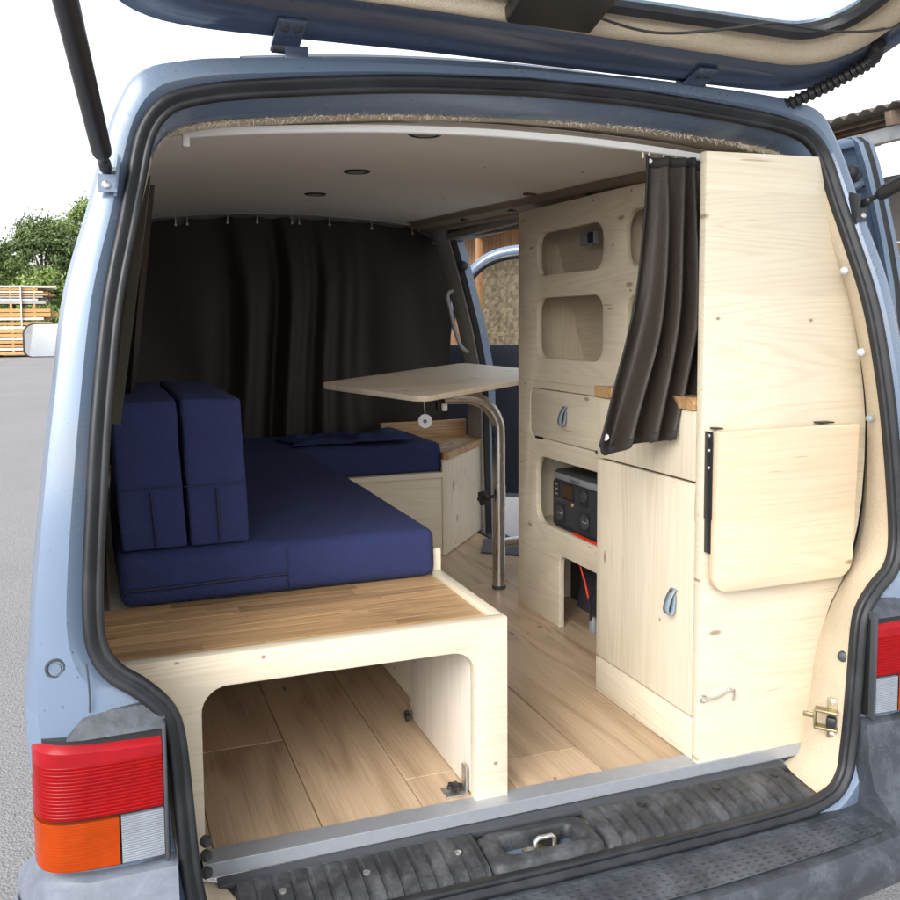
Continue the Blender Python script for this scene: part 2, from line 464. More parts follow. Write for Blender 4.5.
red_w = plain('red_cable', (0.62, 0.03, 0.01), 0.4)
fibre_m = plain('pale_felt_fibre', (0.82, 0.74, 0.60), 0.9)

# ================================================================== the ground
def asphalt_mat():
    s = NT('weathered_asphalt'); o = s.obj()
    v = s.n('ShaderNodeTexVoronoi'); s.set(v.inputs['Vector'], o); v.inputs['Scale'].default_value = 120
    sp = s.noise(o, 160, 3, 0.7); big = s.noise(o, 0.35, 5, 0.6); mid = s.noise(o, 3, 4, 0.6)
    c = s.ramp(sp, [(0.28, (0.10, 0.10, 0.104)), (0.5, (0.235, 0.23, 0.235)), (0.72, (0.42, 0.41, 0.405))])
    c = s.mix(s.mapr(big, 0.35, 0.7, 0.15, 0.6), c, (0.31, 0.30, 0.31))
    c = s.mix(s.mapr(mid, 0.55, 0.8, 0, 0.25), c, (0.15, 0.148, 0.152))
    grit = s.noise(o, 55, 4, 0.75)
    c = s.mix(s.mapr(grit, 0.5, 0.68, 0, 0.55), c, (0.085, 0.084, 0.088))
    c = s.mix(s.mapr(s.noise(o, 75, 3, 0.7), 0.62, 0.75, 0, 0.5), c, (0.50, 0.48, 0.46))
    s.p(Base_Color=c, Roughness=0.85)
    s.bump(s.math('ADD', v.outputs['Distance'], grit), 0.5, 0.005)
    return s.m
bm = bmesh.new()
bmesh.ops.create_grid(bm, x_segments=40, y_segments=40, size=250)
for v in bm.verts: v.co.z = 0
gr = mkbm('asphalt_yard', bm, asphalt_mat(), None, (0, 0, 0), 0)
gr.location = (0, 60, GROUND); tag(gr, kind='structure')

# ================================================================== the van
XC = 0.755
van = thing('camper_van', 'pale blue camper van with raised tailgate and pine furniture inside', 'van', (XC, 3.0, GROUND))

# half outline of the rear opening, from bottom centre up to top centre:
#   seal (half width, z, y)   outer body edge (half width, z)   inner lining edge (half width, z, y)
ROWS = [
 ((0.00, -0.056, 1.380), (0.00, -0.13), None),
 ((0.45, -0.053, 1.382), (0.45, -0.13), None),
 ((0.585, -0.040, 1.388), (0.62, -0.12), (0.600, -0.034, 1.528)),
 ((0.634, -0.006, 1.394), (0.72, -0.05), (0.644, -0.020, 1.540)),
 ((0.649, 0.050, 1.398), (0.79, 0.03), (0.664, 0.040, 1.548)),
 ((0.655, 0.110, 1.398), (0.84, 0.11), (0.682, 0.120, 1.552)),
 ((0.661, 0.200, 1.398), (0.868, 0.20), (0.700, 0.215, 1.555)),
 ((0.669, 0.295, 1.400), (0.878, 0.30), (0.738, 0.293, 1.555)),
 ((0.682, 0.336, 1.402), (0.879, 0.345), (0.768, 0.340, 1.555)),
 ((0.716, 0.373, 1.406), (0.877, 0.39), (0.790, 0.378, 1.555)),
 ((0.755, 0.404, 1.410), (0.873, 0.43), (0.808, 0.416, 1.555)),
 ((0.776, 0.445, 1.415), (0.869, 0.48), (0.820, 0.465, 1.555)),
 ((0.779, 0.520, 1.420), (0.863, 0.55), (0.828, 0.540, 1.555)),
 ((0.768, 0.670, 1.428), (0.846, 0.69), (0.830, 0.690, 1.555)),
 ((0.756, 0.800, 1.440), (0.828, 0.82), (0.811, 0.820, 1.555)),
 ((0.736, 0.955, 1.462), (0.805, 0.975), (0.776, 0.960, 1.560)),
 ((0.709, 1.084, 1.494), (0.768, 1.11), (0.724, 1.080, 1.575)),
 ((0.695, 1.152, 1.514), (0.748, 1.19), (0.703, 1.150, 1.59)),
 ((0.675, 1.236, 1.534), (0.720, 1.280), (0.676, 1.218, 1.61)),
 ((0.643, 1.281, 1.541), (0.682, 1.340), (0.636, 1.252, 1.630)),
 ((0.594, 1.302, 1.545), (0.620, 1.362), (0.586, 1.267, 1.645)),
 ((0.496, 1.319, 1.549), (0.515, 1.375), (0.493, 1.280, 1.652)),
 ((0.250, 1.343, 1.555), (0.255, 1.389), (0.250, 1.301, 1.655)),
 ((0.00, 1.352, 1.557), (0.00, 1.394), (0.00, 1.308, 1.655)),
]
SUB = 5
def half(col):
    return spline([(r[col][0], r[col][2] if len(r[col]) > 2 else 0, r[col][1]) for r in ROWS if r[col]], SUB)
S_h, O_h = half(0), half(1)
I_h0 = half(2)
NI = 2 * SUB                                               # the lining starts at row 2
I_h = [None] * NI + I_h0
def side(pt, sgn): return Vector((XC + sgn * pt.x, pt.y, pt.z + 0.012 * sgn * pt.x / 0.6 * min(max((pt.z - 0.95) / 0.3, 0), 1)))
n_h = len(S_h)

# weather seal swept round the whole opening (double bead)
loop = [side(p, 1) for p in S_h] + [side(p, -1) for p in S_h[-2:0:-1]]
prof = [(-0.017, -0.010), (-0.0178, 0.001), (-0.0165, 0.006), (-0.0125, 0.0085), (-0.0075, 0.008), (-0.005, 0.0062), (-0.002, 0.0078), (0.002, 0.0125), (0.007, 0.015), (0.012, 0.0142), (0.016, 0.010), (0.0175, 0.003), (0.0172, -0.010)]
m_ = len(loop); rings_ = []
back = Vector((0, -1, 0))
for i, p in enumerate(loop):
    t = (loop[(i+1) % m_] - loop[i-1]).normalized()
    nr = t.cross(back).normalized()
    ctr = Vector((XC, 1.42, 0.7))
    if nr.dot(p - ctr) < 0: nr = -nr
    bk = nr.cross(t).normalized()
    if bk.y > 0: bk = -bk
    wob = 0.0005 * mnoise.noise(p * 6)
    rings_.append([p + nr * (a * 0.88 + wob) + bk * b * 0.85 for a, b in prof])
V, F = loft(rings_ + [rings_[0]], closed=True)
mk('weather_seal', V, F, rubber, van, (XC, 1.41, 0), 60)

def shell_rows(sgn, i0, i1, fr):
    """body skin from the seal round the rear corner and forward to each y in fr"""
    rings = []
    for q in range(6 + len(fr)): rings.append([])
    for i in range(i0, i1 + 1):
        s_p, o_p = side(S_h[i], sgn), side(Vector((O_h[i].x, 0, O_h[i].z)), sgn)
        ys = S_h[i].y
        o_p.y = ys
        def L(f, dy): q = s_p.lerp(o_p, f); q.y = ys + dy; return q
        top = min(max((S_h[i].z - 1.24) / 0.1, 0), 1)
        rings[0].append(L(0.10, 0.012)); rings[1].append(L(0.42, -0.004)); rings[2].append(L(0.74, 0.0))
        rings[3].append(L(0.90, 0.007)); rings[4].append(L(0.99, 0.030)); rings[5].append(L(1.03, 0.085))
        for k, yy in enumerate(fr):
            q = o_p.copy(); d = yy - ys
            w = min(d / 1.2, 1.0)
            q.x = XC + (q.x - XC) * (1 + 0.035 * w)
            q.z = q.z + 0.055 * min(d / 2.0, 1.0) * top
            q.y = yy
            rings[6 + k].append(q)
    return loft(rings)
iT = 18 * SUB
iB = 4 * SUB
FR = [1.70, 1.95, 2.3, 2.8, 3.4, 4.0, 4.6]
V, F = shell_rows(-1, iB, iT, FR)
mk('body_side', V, F, paint, van, (XC, 3.0, 0), 28)
V, F = shell_rows(1, iB, iT, [1.70, 1.95, 2.3, 2.55])
mk('rear_quarter', V, F, paint, van, (XC, 3.0, 0), 28)
# roof: both top halves in one sheet
rl = shell_rows(-1, iT, n_h - 1, FR); rr_ = shell_rows(1, iT, n_h - 1, FR)
V, F = join_vf([rl, rr_])
bm = bmesh.new()
vs = [bm.verts.new(v) for v in V]
for f in F: bm.faces.new([vs[i] for i in f])
bmesh.ops.remove_doubles(bm, verts=bm.verts, dist=1e-4)
roof = mkbm('roof', bm, paint, van, (XC, 3.0, 1.4), 28)
# panel below the opening
rl = shell_rows(-1, 0, iB, [1.50]); rr_ = shell_rows(1, 0, iB, [1.50])
V, F = join_vf([rl, rr_])
mk('lower_panel', V, F, paint, van, (XC, 1.45, -0.1), 28)
# pressed lip along the roof edge, between and beyond the hinges
lip = []
for x, dz in ((-0.60, -0.004), (-0.52, -0.002), (-0.505, 0.016), (0.505, 0.016), (0.52, -0.002), (0.60, -0.004)):
    lip.append((XC + x, dz))
def roof_z(x): return 1.392 - 0.062 * ((x - XC) / 0.55) ** 2 * 0.6
xs = [XC - 0.515 + 1.03 * k / 24 for k in range(25)]
R0 = [Vector((x, 1.582, roof_z(x) - 0.02)) for x in xs]; R1 = [Vector((x, 1.584, roof_z(x) + 0.006)) for x in xs]
R2 = [Vector((x, 1.595, roof_z(x) + 0.013)) for x in xs]; R3 = [Vector((x, 1.66, roof_z(x) + 0.012)) for x in xs]; R4 = [Vector((x, 1.70, roof_z(x) - 0.005)) for x in xs]
V, F = loft([R0, R1, R2, R3, R4])
mk('roof_lip', V, F, paint, roof, (XC, 1.6, 1.4), 40)

# painted header behind the top seal, then flocked edge; cream flocked pillars
def inner_rows(sgn, i0, i1, f0, f1, n=5):
    rings = []
    for k in range(n + 1):
        f = f0 + (f1 - f0) * k / n
        r = []
        for i in range(i0, i1 + 1):
            a, b = side(S_h[i], sgn), side(I_h[i], sgn)
            inn = Vector((XC, a.y, min(max(a.z, 0.3), 1.0))) - a
            a = a + inn.normalized() * 0.014; a.y += 0.006
            bulge = math.sin(PI * f) * 0.012
            q = a.lerp(b, f)
            q = q + inn.normalized() * bulge
            r.append(q)
        rings.append(r)
    return loft(rings)
iH = 17 * SUB
for sg, nm in ((-1, 'pillar_lining'), (1, 'pillar_lining')):
    V, F = inner_rows(sg, NI, iH + 3, 0.0, 1.0, 6)
    mk(nm, V, F, flock, van, (XC, 1.5, 0.6), 60)
def two(i0, i1, f0, f1, n):
    a = inner_rows(-1, i0, i1, f0, f1, n); b = inner_rows(1, i0, i1, f0, f1, n)
    V, F = join_vf([a, b]); bm = bmesh.new()
    vs = [bm.verts.new(v) for v in V]
    for f in F: bm.faces.new([vs[i] for i in f])
    bmesh.ops.remove_doubles(bm, verts=bm.verts, dist=1e-4)
    return bm
mkbm('header_panel', two(iH + 3, n_h - 1, 0.0, 0.62, 4), paint, van, (XC, 1.6, 1.32), 40)
hl = two(iH + 3, n_h - 1, 0.62, 1.26, 4)
mkbm('header_felt_edge', hl, flock, van, (XC, 1.63, 1.3), 60)
# frayed tufts of the felt edge
tuft_v, tuft_f = [], []
for k in range(2600):
    u = random.random(); sg = random.choice((-1, 1)); i = iH + 3 + int(u * (n_h - 5 - iH))
    fr_u = random.random(); a = side(S_h[i], sg).lerp(side(S_h[i+1], sg), fr_u); b = side(I_h[i], sg).lerp(side(I_h[i+1], sg), fr_u)
    q = a.lerp(b, random.uniform(0.60, 0.70)) + Vector((random.uniform(-0.012, 0.012), 0, -0.013))
    d = Vector((random.uniform(-0.5, 0.5), random.uniform(-1.2, 0.1), random.uniform(-0.8, 0.3))).normalized() * random.uniform(0.004, 0.012)
    sdv = d.cross(Vector((random.random(), random.random(), random.random()))).normalized() * 0.0009
    b0 = len(tuft_v); tuft_v += [q - sdv, q + sdv, q + d]; tuft_f.append((b0, b0+1, b0+2))
tag(mk('felt_fibres', tuft_v, tuft_f, fibre_m, van, (XC, 1.63, 1.3), 0), kind='stuff')

# ------------------------------------------------------------------ floor of laminate planks
fl = tag(box('floor', XC - 0.83, XC + 0.80, 1.556, 4.2, -0.03, -0.0075, black, van, 0.0))
edges_x = [0.155 + 0.1965 * k for k in range(-2, 8)]
Yf = [[(1.558, 1.70), (1.703, 2.9), (2.903, 4.19)], [(1.558, 2.46), (2.463, 4.19)], [(1.558, 1.686), (1.689, 2.75), (2.753, 4.19)],
      [(1.558, 2.02), (2.023, 3.2), (3.203, 4.19)], [(1.558, 2.55), (2.553, 4.19)], [(1.558, 1.95), (1.953, 3.1), (3.103, 4.19)]]
for k in range(len(edges_x) - 1):
    x0, x1 = edges_x[k] + 0.0008, edges_x[k+1] - 0.0008
    x0 = max(x0, XC - 0.80); x1 = min(x1, XC + 0.80)
    if x1 - x0 < 0.03: continue
    for (y0, y1) in Yf[(k * 5 + 1) % 6] if k != 4 else Yf[2]:
        box('floor_plank', x0, x1, y0, y1, -0.007, 0.0, lamin, fl, 0.0012, 1)

# aluminium threshold: top flange and down-turned face
bm = bmesh.new()
box_bm(XC - 0.622, XC + 0.66, 1.529, 1.572, 0.0008, 0.003, 0.0, 1, bm)
box_bm(XC - 0.622, XC + 0.66, 1.5262, 1.529, -0.022, 0.003, 0.0006, 1, bm)
mkbm('threshold_strip', bm, alu, van, (XC, 1.54, 0))
cream = plain('cream_sealer', (0.62, 0.56, 0.47), 0.85, bump=0.5, bscale=120)
box('sill_base', XC - 0.64, XC + 0.64, 1.412, 1.56, -0.085, -0.0565, cream, van, 0.004)
box('sill_carpet_strip', XC - 0.60, XC + 0.585, 1.500, 1.526, -0.036, -0.0225, charcoal, van, 0.002)

# ribbed plastic sill trim with a latch pocket in the middle
sill = put(bpy.data.objects.new('sill_trim', None), van, (XC, 1.45, -0.03))
xs = []
x = XC - 0.575
def sill_sec(x, dz=0.0):
    # section over y: front lip, top, back
    return [Vector((x, 1.388, -0.066)), Vector((x, 1.394, -0.044 + dz)), Vector((x, 1.408, -0.034 + dz)), Vector((x, 1.45, -0.0255 + dz)), Vector((x, 1.49, -0.0215 + dz)), Vector((x, 1.508, -0.024 + dz)), Vector((x, 1.513, -0.034))]
def sill_part(x0, x1, name):
    rings = []
    x = x0; pitch = 0.030
    rings.append([p + Vector((0, 0, -0.012)) for p in sill_sec(x)]); rings.append(sill_sec(x + 0.004))
    x += 0.012
    while x + pitch < x1:
        for (dx, dz) in ((0.0, 0.0), (0.018, 0.0), (0.020, -0.005), (0.027, -0.005), (0.029, 0.0)):
            sec = sill_sec(x + dx, 0)
            for j in (1, 2, 3, 4): sec[j].z += dz * (1.0 if j < 4 else 0.6)
            rings.append(sec)
        x += pitch
    rings.append(sill_sec(x1 - 0.004)); rings.append([p + Vector((0, 0, -0.012)) for p in sill_sec(x1)])
    V, F = loft(rings)
    return mk(name, V, F, scuff_m, sill, ((x0 + x1) / 2, 1.46, -0.03), 40)
sill_part(XC - 0.575, 0.615, 'ribbed_tread')
sill_part(0.845, XC + 0.566, 'ribbed_tread')
# smooth raised middle with the pocket
def pocket_ring(rx, ry, z): return [Vector((0.728 + x, 1.444 + y, z)) for x, y in rrect(-rx, rx, -ry, ry, min(rx, ry) * 0.45, 5)]
rg = [pocket_ring(0.116, 0.057, -0.070), pocket_ring(0.114, 0.055, -0.036), pocket_ring(0.104, 0.046, -0.026), pocket_ring(0.080, 0.031, -0.026), pocket_ring(0.074, 0.027, -0.032), pocket_ring(0.072, 0.026, -0.06)]
V, F = loft([r + [r[0]] for r in rg])
mk('latch_surround', V, F, scuff_m, sill, (0.728, 1.45, -0.03), 50)
box('latch_well', 0.655, 0.80, 1.411, 1.462, -0.058, -0.050, paint, sill, 0.001)
lt = put(bpy.data.objects.new('tailgate_striker', None), van, (0.73, 1.434, -0.05))
box('striker_plate', 0.695, 0.768, 1.420, 1.452, -0.050, -0.043, brass, lt, 0.002)
tube('striker_loop', [(0.716, 1.436, -0.044), (0.716, 1.436, -0.026), (0.722, 1.436, -0.021), (0.748, 1.436, -0.021), (0.754, 1.436, -0.026), (0.754, 1.436, -0.044)], 0.0045, zinc, lt, 8)
box('latch_jaw', 0.735, 0.770, 1.440, 1.456, -0.043, -0.022, black, lt, 0.003)
cyl('latch_bolt', (0.702, 1.43, -0.044), (0.702, 1.43, -0.034), 0.007, zinc, lt)
def screw(pos, parent, r=0.0065, mat=None, nrm=(0, 0, 1)):
    p = Vector(pos); n = Vector(nrm).normalized()
    V, F = tube_vf([p - n * 0.002, p + n * 0.0012, p + n * 0.0024], [r, r, r * 0.55], 12)
    return mk('screw', V, F, mat or zinc, parent, pos, 40)
for x in (XC - 0.50, 0.40, 0.57): screw((x, 1.452, -0.0248), sill)
for x in (0.965, 1.14, 1.285): screw((x, 1.475, -0.0220), sill, 0.008, black)

# ------------------------------------------------------------------ rear bumper with step and raised corners
bp = put(bpy.data.objects.new('rear_bumper', None), van, (XC, 1.32, -0.3))
def front_y(h):                                            # plan curve of the bumper's rear edge
    a = abs(h)
    y = 1.228 + 0.05 * (a / 0.75) ** 2.4
    if a > 0.80: y += 0.19 * ((a - 0.80) / 0.125) ** 2
    return y
hs_ = [-0.925, -0.918, -0.905, -0.88, -0.85, -0.80, -0.74, -0.66, -0.55, -0.4, -0.2, 0, 0.2, 0.4, 0.55, 0.66, 0.74, 0.80, 0.85, 0.88, 0.905, 0.918, 0.925]
rings = []
for h in hs_:
    y = front_y(h); x = XC + h
    back_y = 1.415 if abs(h) < 0.9 else max(1.45, y + 0.06)
    rings.append([Vector((x, back_y, -0.068)), Vector((x, min(y + 0.05, back_y - 0.002), -0.070)), Vector((x, y + 0.014, -0.074)), Vector((x, y, -0.090)),
                  Vector((x, y - 0.003, -0.115)), Vector((x, y + 0.002, -0.145)), Vector((x, y + 0.012, -0.168)), Vector((x, min(y + 0.05, back_y - 0.001), -0.185)), Vector((x, back_y, -0.19))])
V, F = loft(rings)
mk('bumper_beam', V, F, bumper_m, bp, (XC, 1.32, -0.2), 40)
# step tread: rows of square pits pressed into the top
dv, df = [], []
NC, NRW = 66, 7
for r in range(NRW):
    for k in range(NC):
        h0_, h1_ = -0.63 + 1.27 * k / NC, -0.63 + 1.27 * (k + 1) / NC
        def yy(h, q): return front_y(h) + 0.030 + (1.372 - 0.012 - front_y(h) - 0.030) * q
        q0, q1 = r / NRW, (r + 1) / NRW
        x0, x1 = XC + h0_, XC + h1_; a0, a1, c0, c1 = yy(h0_, q0), yy(h1_, q0), yy(h0_, q1), yy(h1_, q1)
        zt_ = -0.0662; b0 = len(dv)
        dv += [Vector((x0, a0, zt_)), Vector((x1, a1, zt_)), Vector((x1, c1, zt_)), Vector((x0, c0, zt_))]
        m0, m1 = 0.24, 0.76
        def bl(u, v, z): return (Vector((x0, a0, z)).lerp(Vector((x1, a1, z)), u)).lerp(Vector((x0, c0, z)).lerp(Vector((x1, c1, z)), u), v)
        dv += [bl(m0, m0+.06, zt_), bl(m1, m0+.06, zt_), bl(m1, m1-.06, zt_), bl(m0, m1-.06, zt_)]
        dv += [bl(m0+.06, m0+.1, zt_ - 0.0035), bl(m1-.06, m0+.1, zt_ - 0.0035), bl(m1-.06, m1-.1, zt_ - 0.0035), bl(m0+.06, m1-.1, zt_ - 0.0035)]
        df += [(b0+a, b0+(a+1) % 4, b0+4+(a+1) % 4, b0+4+a) for a in range(4)] + [(b0+4+a, b0+4+(a+1) % 4, b0+8+(a+1) % 4, b0+8+a) for a in range(4)] + [(b0+8, b0+9, b0+10, b0+11)]
tag(mk('step_tread', dv, df, bumper_m, bp, (XC, 1.3, -0.07), 0), kind='stuff')
def corner(sgn):
    rings = []
    hh = [0.672, 0.676, 0.70, 0.76, 0.80, 0.84, 0.87, 0.893, 0.905, 0.912, 0.915]
    for h in hh:
        y = 1.372 + (0.0 if h < 0.80 else 0.15 * ((h - 0.80) / 0.115) ** 2)
        zt = 0.106 - (0.10 * ((h - 0.845) / 0.07) ** 1.6 if h > 0.845 else 0)
        lowy = front_y(sgn * h) + 0.02
        x = XC + sgn * h
        rings.append([Vector((x, y + 0.10, zt)), Vector((x, y + 0.014, zt)), Vector((x, y + 0.004, zt - 0.004)), Vector((x, y, zt - 0.014)), Vector((x, y - 0.006, 0.03)),
                      Vector((x, y - 0.022, -0.02)), Vector((x, max(lowy, y - 0.07), -0.055)), Vector((x, max(lowy - 0.004, y - 0.09), -0.076))])
    rings.insert(0, [Vector((XC + sgn * 0.672, 1.47, p.z)) for p in rings[0]])
    V, F = loft(rings)
    mk('bumper_corner', V, F, bumper_pale if sgn < 0 else bumper_m, bp, (XC + sgn * 0.8, 1.4, 0), 40)
corner(-1); corner(1)

# ------------------------------------------------------------------ tail lamps
def lamp(sgn):
    lp = put(bpy.data.objects.new('tail_lamp', None), van, (XC + sgn * 0.78, 1.40, 0.1))
    plan = [(0.690, 1.378), (0.72, 1.376), (0.76, 1.375), (0.80, 1.376), (0.825, 1.379), (0.845, 1.386), (0.860, 1.398), (0.869, 1.414), (0.874, 1.435), (0.877, 1.47)]
    plan = spline([(a, b, 0) for a, b in plan], 3)
    def lens_part(name, mat, h0, h1, z0, z1, ridge=0.0, rows=12, topslope=0.0, chamfer=0.0):
        pts = [p for p in plan if h0 - 1e-4 <= p.x <= h1 + 1e-4]
        for a, b in zip(plan, plan[1:]):
            for hh in (h0, h1):
                if a.x < hh - 1e-4 and b.x > hh + 1e-4: pts.append(a.lerp(b, (hh - a.x) / (b.x - a.x)))
        pts.sort(key=lambda p: p.x)
        rings = []
        nn = len(pts)
        zz = []
        for r in range(rows + 1): zz.append((z0 + (z1 - z0) * r / rows, 0.0))
        if ridge:
            zz = []
            for r in range(rows):
                a = z0 + (z1 - z0) * r / rows; d = (z1 - z0) / rows
                zz += [(a, ridge), (a + d * 0.5, 0.0), (a + d * 0.92, ridge * 0.6)]
            zz.append((z1, ridge))
        zz = [(z0, 0.03)] + zz
        if chamfer: zz += [(z1 + chamfer * 0.5, 0.006), (z1 + chamfer, 0.016), (z1 + chamfer + 0.001, 0.06)]
        else: zz += [(z1, 0.03)]
        for z, inn in zz:
            r = []
            for k, p in enumerate(pts):
                a = pts[max(k-1, 0)]; b = pts[min(k+1, nn-1)]
                t = (b - a).normalized(); nr = Vector((-t.y, t.x, 0))      # points into the lamp
                if nr.y < 0: nr = -nr
                q = p + nr * inn
                sl = topslope * (p.x - 0.78) if z >= z1 - 1e-6 else 0
                r.append(Vector((XC + sgn * q.x, q.y, z + sl)))
            rings.append(r)
        V, F = loft(rings)
        return mk(name, V, F, mat, lp, (XC + sgn * 0.78, 1.40, z0), 28)
    lens_part('red_lens', red_l, 0.690, 0.877, 0.200, 0.280, 0.0007, 15)
    lens_part('paler_red_band', pink_l, 0.690, 0.877, 0.2805, 0.299, 0, 2, 0.04, 0.016)  # paler red strip along the top of the lens
    lens_part('amber_lens', amber_l, 0.754, 0.877, 0.122, 0.194, 0.0003, 16)
    lens_part('reversing_lens', clear_l, 0.690, 0.751, 0.122, 0.194, 0.0007, 20)
    # black housing behind and the dirty trim over the lamp
    hpl = [(0.682, 1.384)] + [(p.x - (0.004 if p.x > 0.8 else 0), p.y + 0.008) for p in plan] + [(0.872, 1.47), (0.80, 1.43), (0.684, 1.415)]
    out = [Vector((XC + sgn * a, b, 0)) for a, b in hpl]
    V, F = loft([[p + Vector((0, 0, 0.117)) for p in out], [p + Vector((0, 0, 0.318)) for p in out]], closed=True)
    F += [tuple(range(len(out))), tuple(range(len(out), 2 * len(out)))]
    mk('lamp_housing', V, F, black, lp, (XC + sgn * 0.78, 1.45, 0.1), 40)
    # trim block above the lens
    tp = [(0.684, 1.380), (0.80, 1.378), (0.822, 1.383), (0.822, 1.43), (0.684, 1.415)]
    ring0 = [Vector((XC + sgn * a, b, 0.3185)) for a, b in tp]
    ring1 = [Vector((XC + sgn * (a if a < 0.80 else a - 0.03), b + (0.022 if b < 1.40 else 0), 0.350)) for a, b in tp]
    V, F = loft([ring0, ring1], closed=True); F += [tuple(range(5)), tuple(range(5, 10))]
    mk('lamp_trim', V, F, bumper_m, lp, (XC + sgn * 0.75, 1.4, 0.32), 30)
    # black side cheek toward the opening
    box('lamp_cheek', min(XC + sgn * 0.6835, XC + sgn * 0.689), max(XC + sgn * 0.6835, XC + sgn * 0.689), 1.370, 1.415, 0.114, 0.330, charcoal, lp, 0.002)
lamp(-1); lamp(1)

# rubber stop on the left rear panel
cyl('bump_stop', (-0.079, 1.425, 0.420), (-0.079, 1.405, 0.420), 0.010, paint, van, 20, 0.008)
tube('bump_stop_dark_ring', [(-0.079 + 0.0125 * math.cos(a), 1.4095, 0.420 + 0.0125 * math.sin(a)) for a in [k * PI / 10 for k in range(20)]], 0.0022, charcoal, van, 6, True)  # thin charcoal ring around the base of the stop
# pressed seams in the left rear panel
def on_skin(px): return spline(px, 5)
tube('panel_seam', on_skin([(-0.036, 1.3985, 0.425), (-0.034, 1.3965, 0.40), (-0.033, 1.3955, 0.375), (-0.034, 1.3955, 0.352)]), 0.0014, charcoal, van, 6)

# ------------------------------------------------------------------ tailgate, swung up
gate = put(bpy.data.objects.new('tailgate', None), van, (XC, 1.58, 1.39))
GA = math.atan(0.32)
gs = Vector((0, -math.cos(GA), math.sin(GA))); gn = Vector((0, -math.sin(GA), -math.cos(GA)))   # along the gate, and out of its inner face
def G(h, s, w=0.0): return Vector((XC - 0.018, 1.58, 1.396 - 0.016 * max(h, -0.2))) + Vector((h, 0, 0)) + gs * s + gn * w
def gate_out(d=0.0):
    pts = []
    for h, s in ((0.0, 0.0), (-0.25, 0.0), (-0.48, 0.001), (-0.58, 0.005), (-0.645, 0.018), (-0.69, 0.046), (-0.716, 0.09), (-0.73, 0.16), (-0.742, 0.30), (-0.757, 0.60), (-0.77, 0.85), (-0.74, 1.0), (-0.69, 1.12), (-0.66, 1.24), (-0.60, 1.27)):
        pts.append((h, s))
    full = pts + [(0, 1.275)] + [(-h, s) for h, s in reversed(pts[1:])]
    sp = spline([(h, s, 0) for h, s in full], 4, True)
    out = []
    m = len(sp)
    for i, p in enumerate(sp):
        t = (sp[(i+1) % m] - sp[i-1]).normalized(); nr = Vector((-t.y, t.x, 0))
        if nr.dot(Vector((0, 0.6, 0)) - p) < 0: nr = -nr
        q = p + nr * d
        out.append((q.x, q.y))
    return out
win = rrect(-0.58, 0.58, 0.192, 0.68, 0.085, 6)
def ring3(ol, w): return [G(h, s, w) for h, s in ol]
# outer skin and rolled flange
wo1 = rrect(-0.598, 0.598, 0.174, 0.70, 0.10, 6)
lin = [(h, s + (0.020 - 0.024 * h / 0.6 if s < 0.5 else 0)) for h, s in rrect(-0.665, 0.665, 0.100, 1.18, 0.13, 8)]
def resample(ol, n):
    P = [Vector((a, b, 0)) for a, b in ol]; m = len(P)
    L = [(P[(i+1) % m] - P[i]).length for i in range(m)]; T = sum(L); out = []
    # start at the point nearest to (0, min s)
    k0 = min(range(m), key=lambda i: abs(P[i].x) + P[i].y * 5)
    P = P[k0:] + P[:k0]; L = [(P[(i+1) % m] - P[i]).length for i in range(m)]
    if P[1].x < P[0].x: P = [P[0]] + P[:0:-1]; L = [(P[(i+1) % m] - P[i]).length for i in range(m)]
    acc = 0; i = 0
    for k in range(n):
        t = T * k / n
        while acc + L[i] < t: acc += L[i]; i += 1
        q = P[i].lerp(P[(i+1) % m], (t - acc) / L[i]); out.append((q.x, q.y))
    return out
NR = 260
by_angle = lambda ol: sorted(ol, key=lambda p: math.atan2(p[1] - 0.45, p[0]))
def radial(ol, n):
    """points of the outline along n rays from the gate's middle"""
    out = []; m = len(ol)
    for k in range(n):
        a = 2 * PI * k / n; dx, dy = math.cos(a), math.sin(a); best = None
        for i in range(m):
            (x1, y1), (x2, y2) = ol[i], ol[(i+1) % m]; y1 -= 0.45; y2 -= 0.45
            ex, ey = x2 - x1, y2 - y1; den = dx * ey - dy * ex
            if abs(den) < 1e-12: continue
            t = (x1 * ey - y1 * ex) / den; u = (x1 * dy - y1 * dx) / den
            if t > 0 and -1e-9 <= u <= 1 + 1e-9: best = t if best is None else max(best, t)
        out.append((dx * best, dy * best + 0.45))
    return out
O_ = radial(gate_out(0.0), NR); Ln = radial(lin, NR)
def gl(f, w): return [G(a[0] + (b[0]-a[0])*f, a[1] + (b[1]-a[1])*f, w) for a, b in zip(O_, Ln)]
rg = [gl(0.40, -0.046), gl(0.10, -0.044), gl(0.0, -0.036), gl(0.0, -0.010), gl(0.04, -0.003), gl(0.20, -0.002), gl(0.26, 0.006), gl(0.62, 0.007), gl(0.90, -0.002), gl(1.02, -0.012)]
V, F = loft(rg, closed=True)
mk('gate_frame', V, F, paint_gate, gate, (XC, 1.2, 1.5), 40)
plate('outer_skin', [gate_out(0.048), rrect(-0.60, 0.60, 0.165, 0.70, 0.10, 6)], 0.006, lambda u, v, w: G(u, v, -0.048 + w), paint, gate, (XC, 1.2, 1.55))
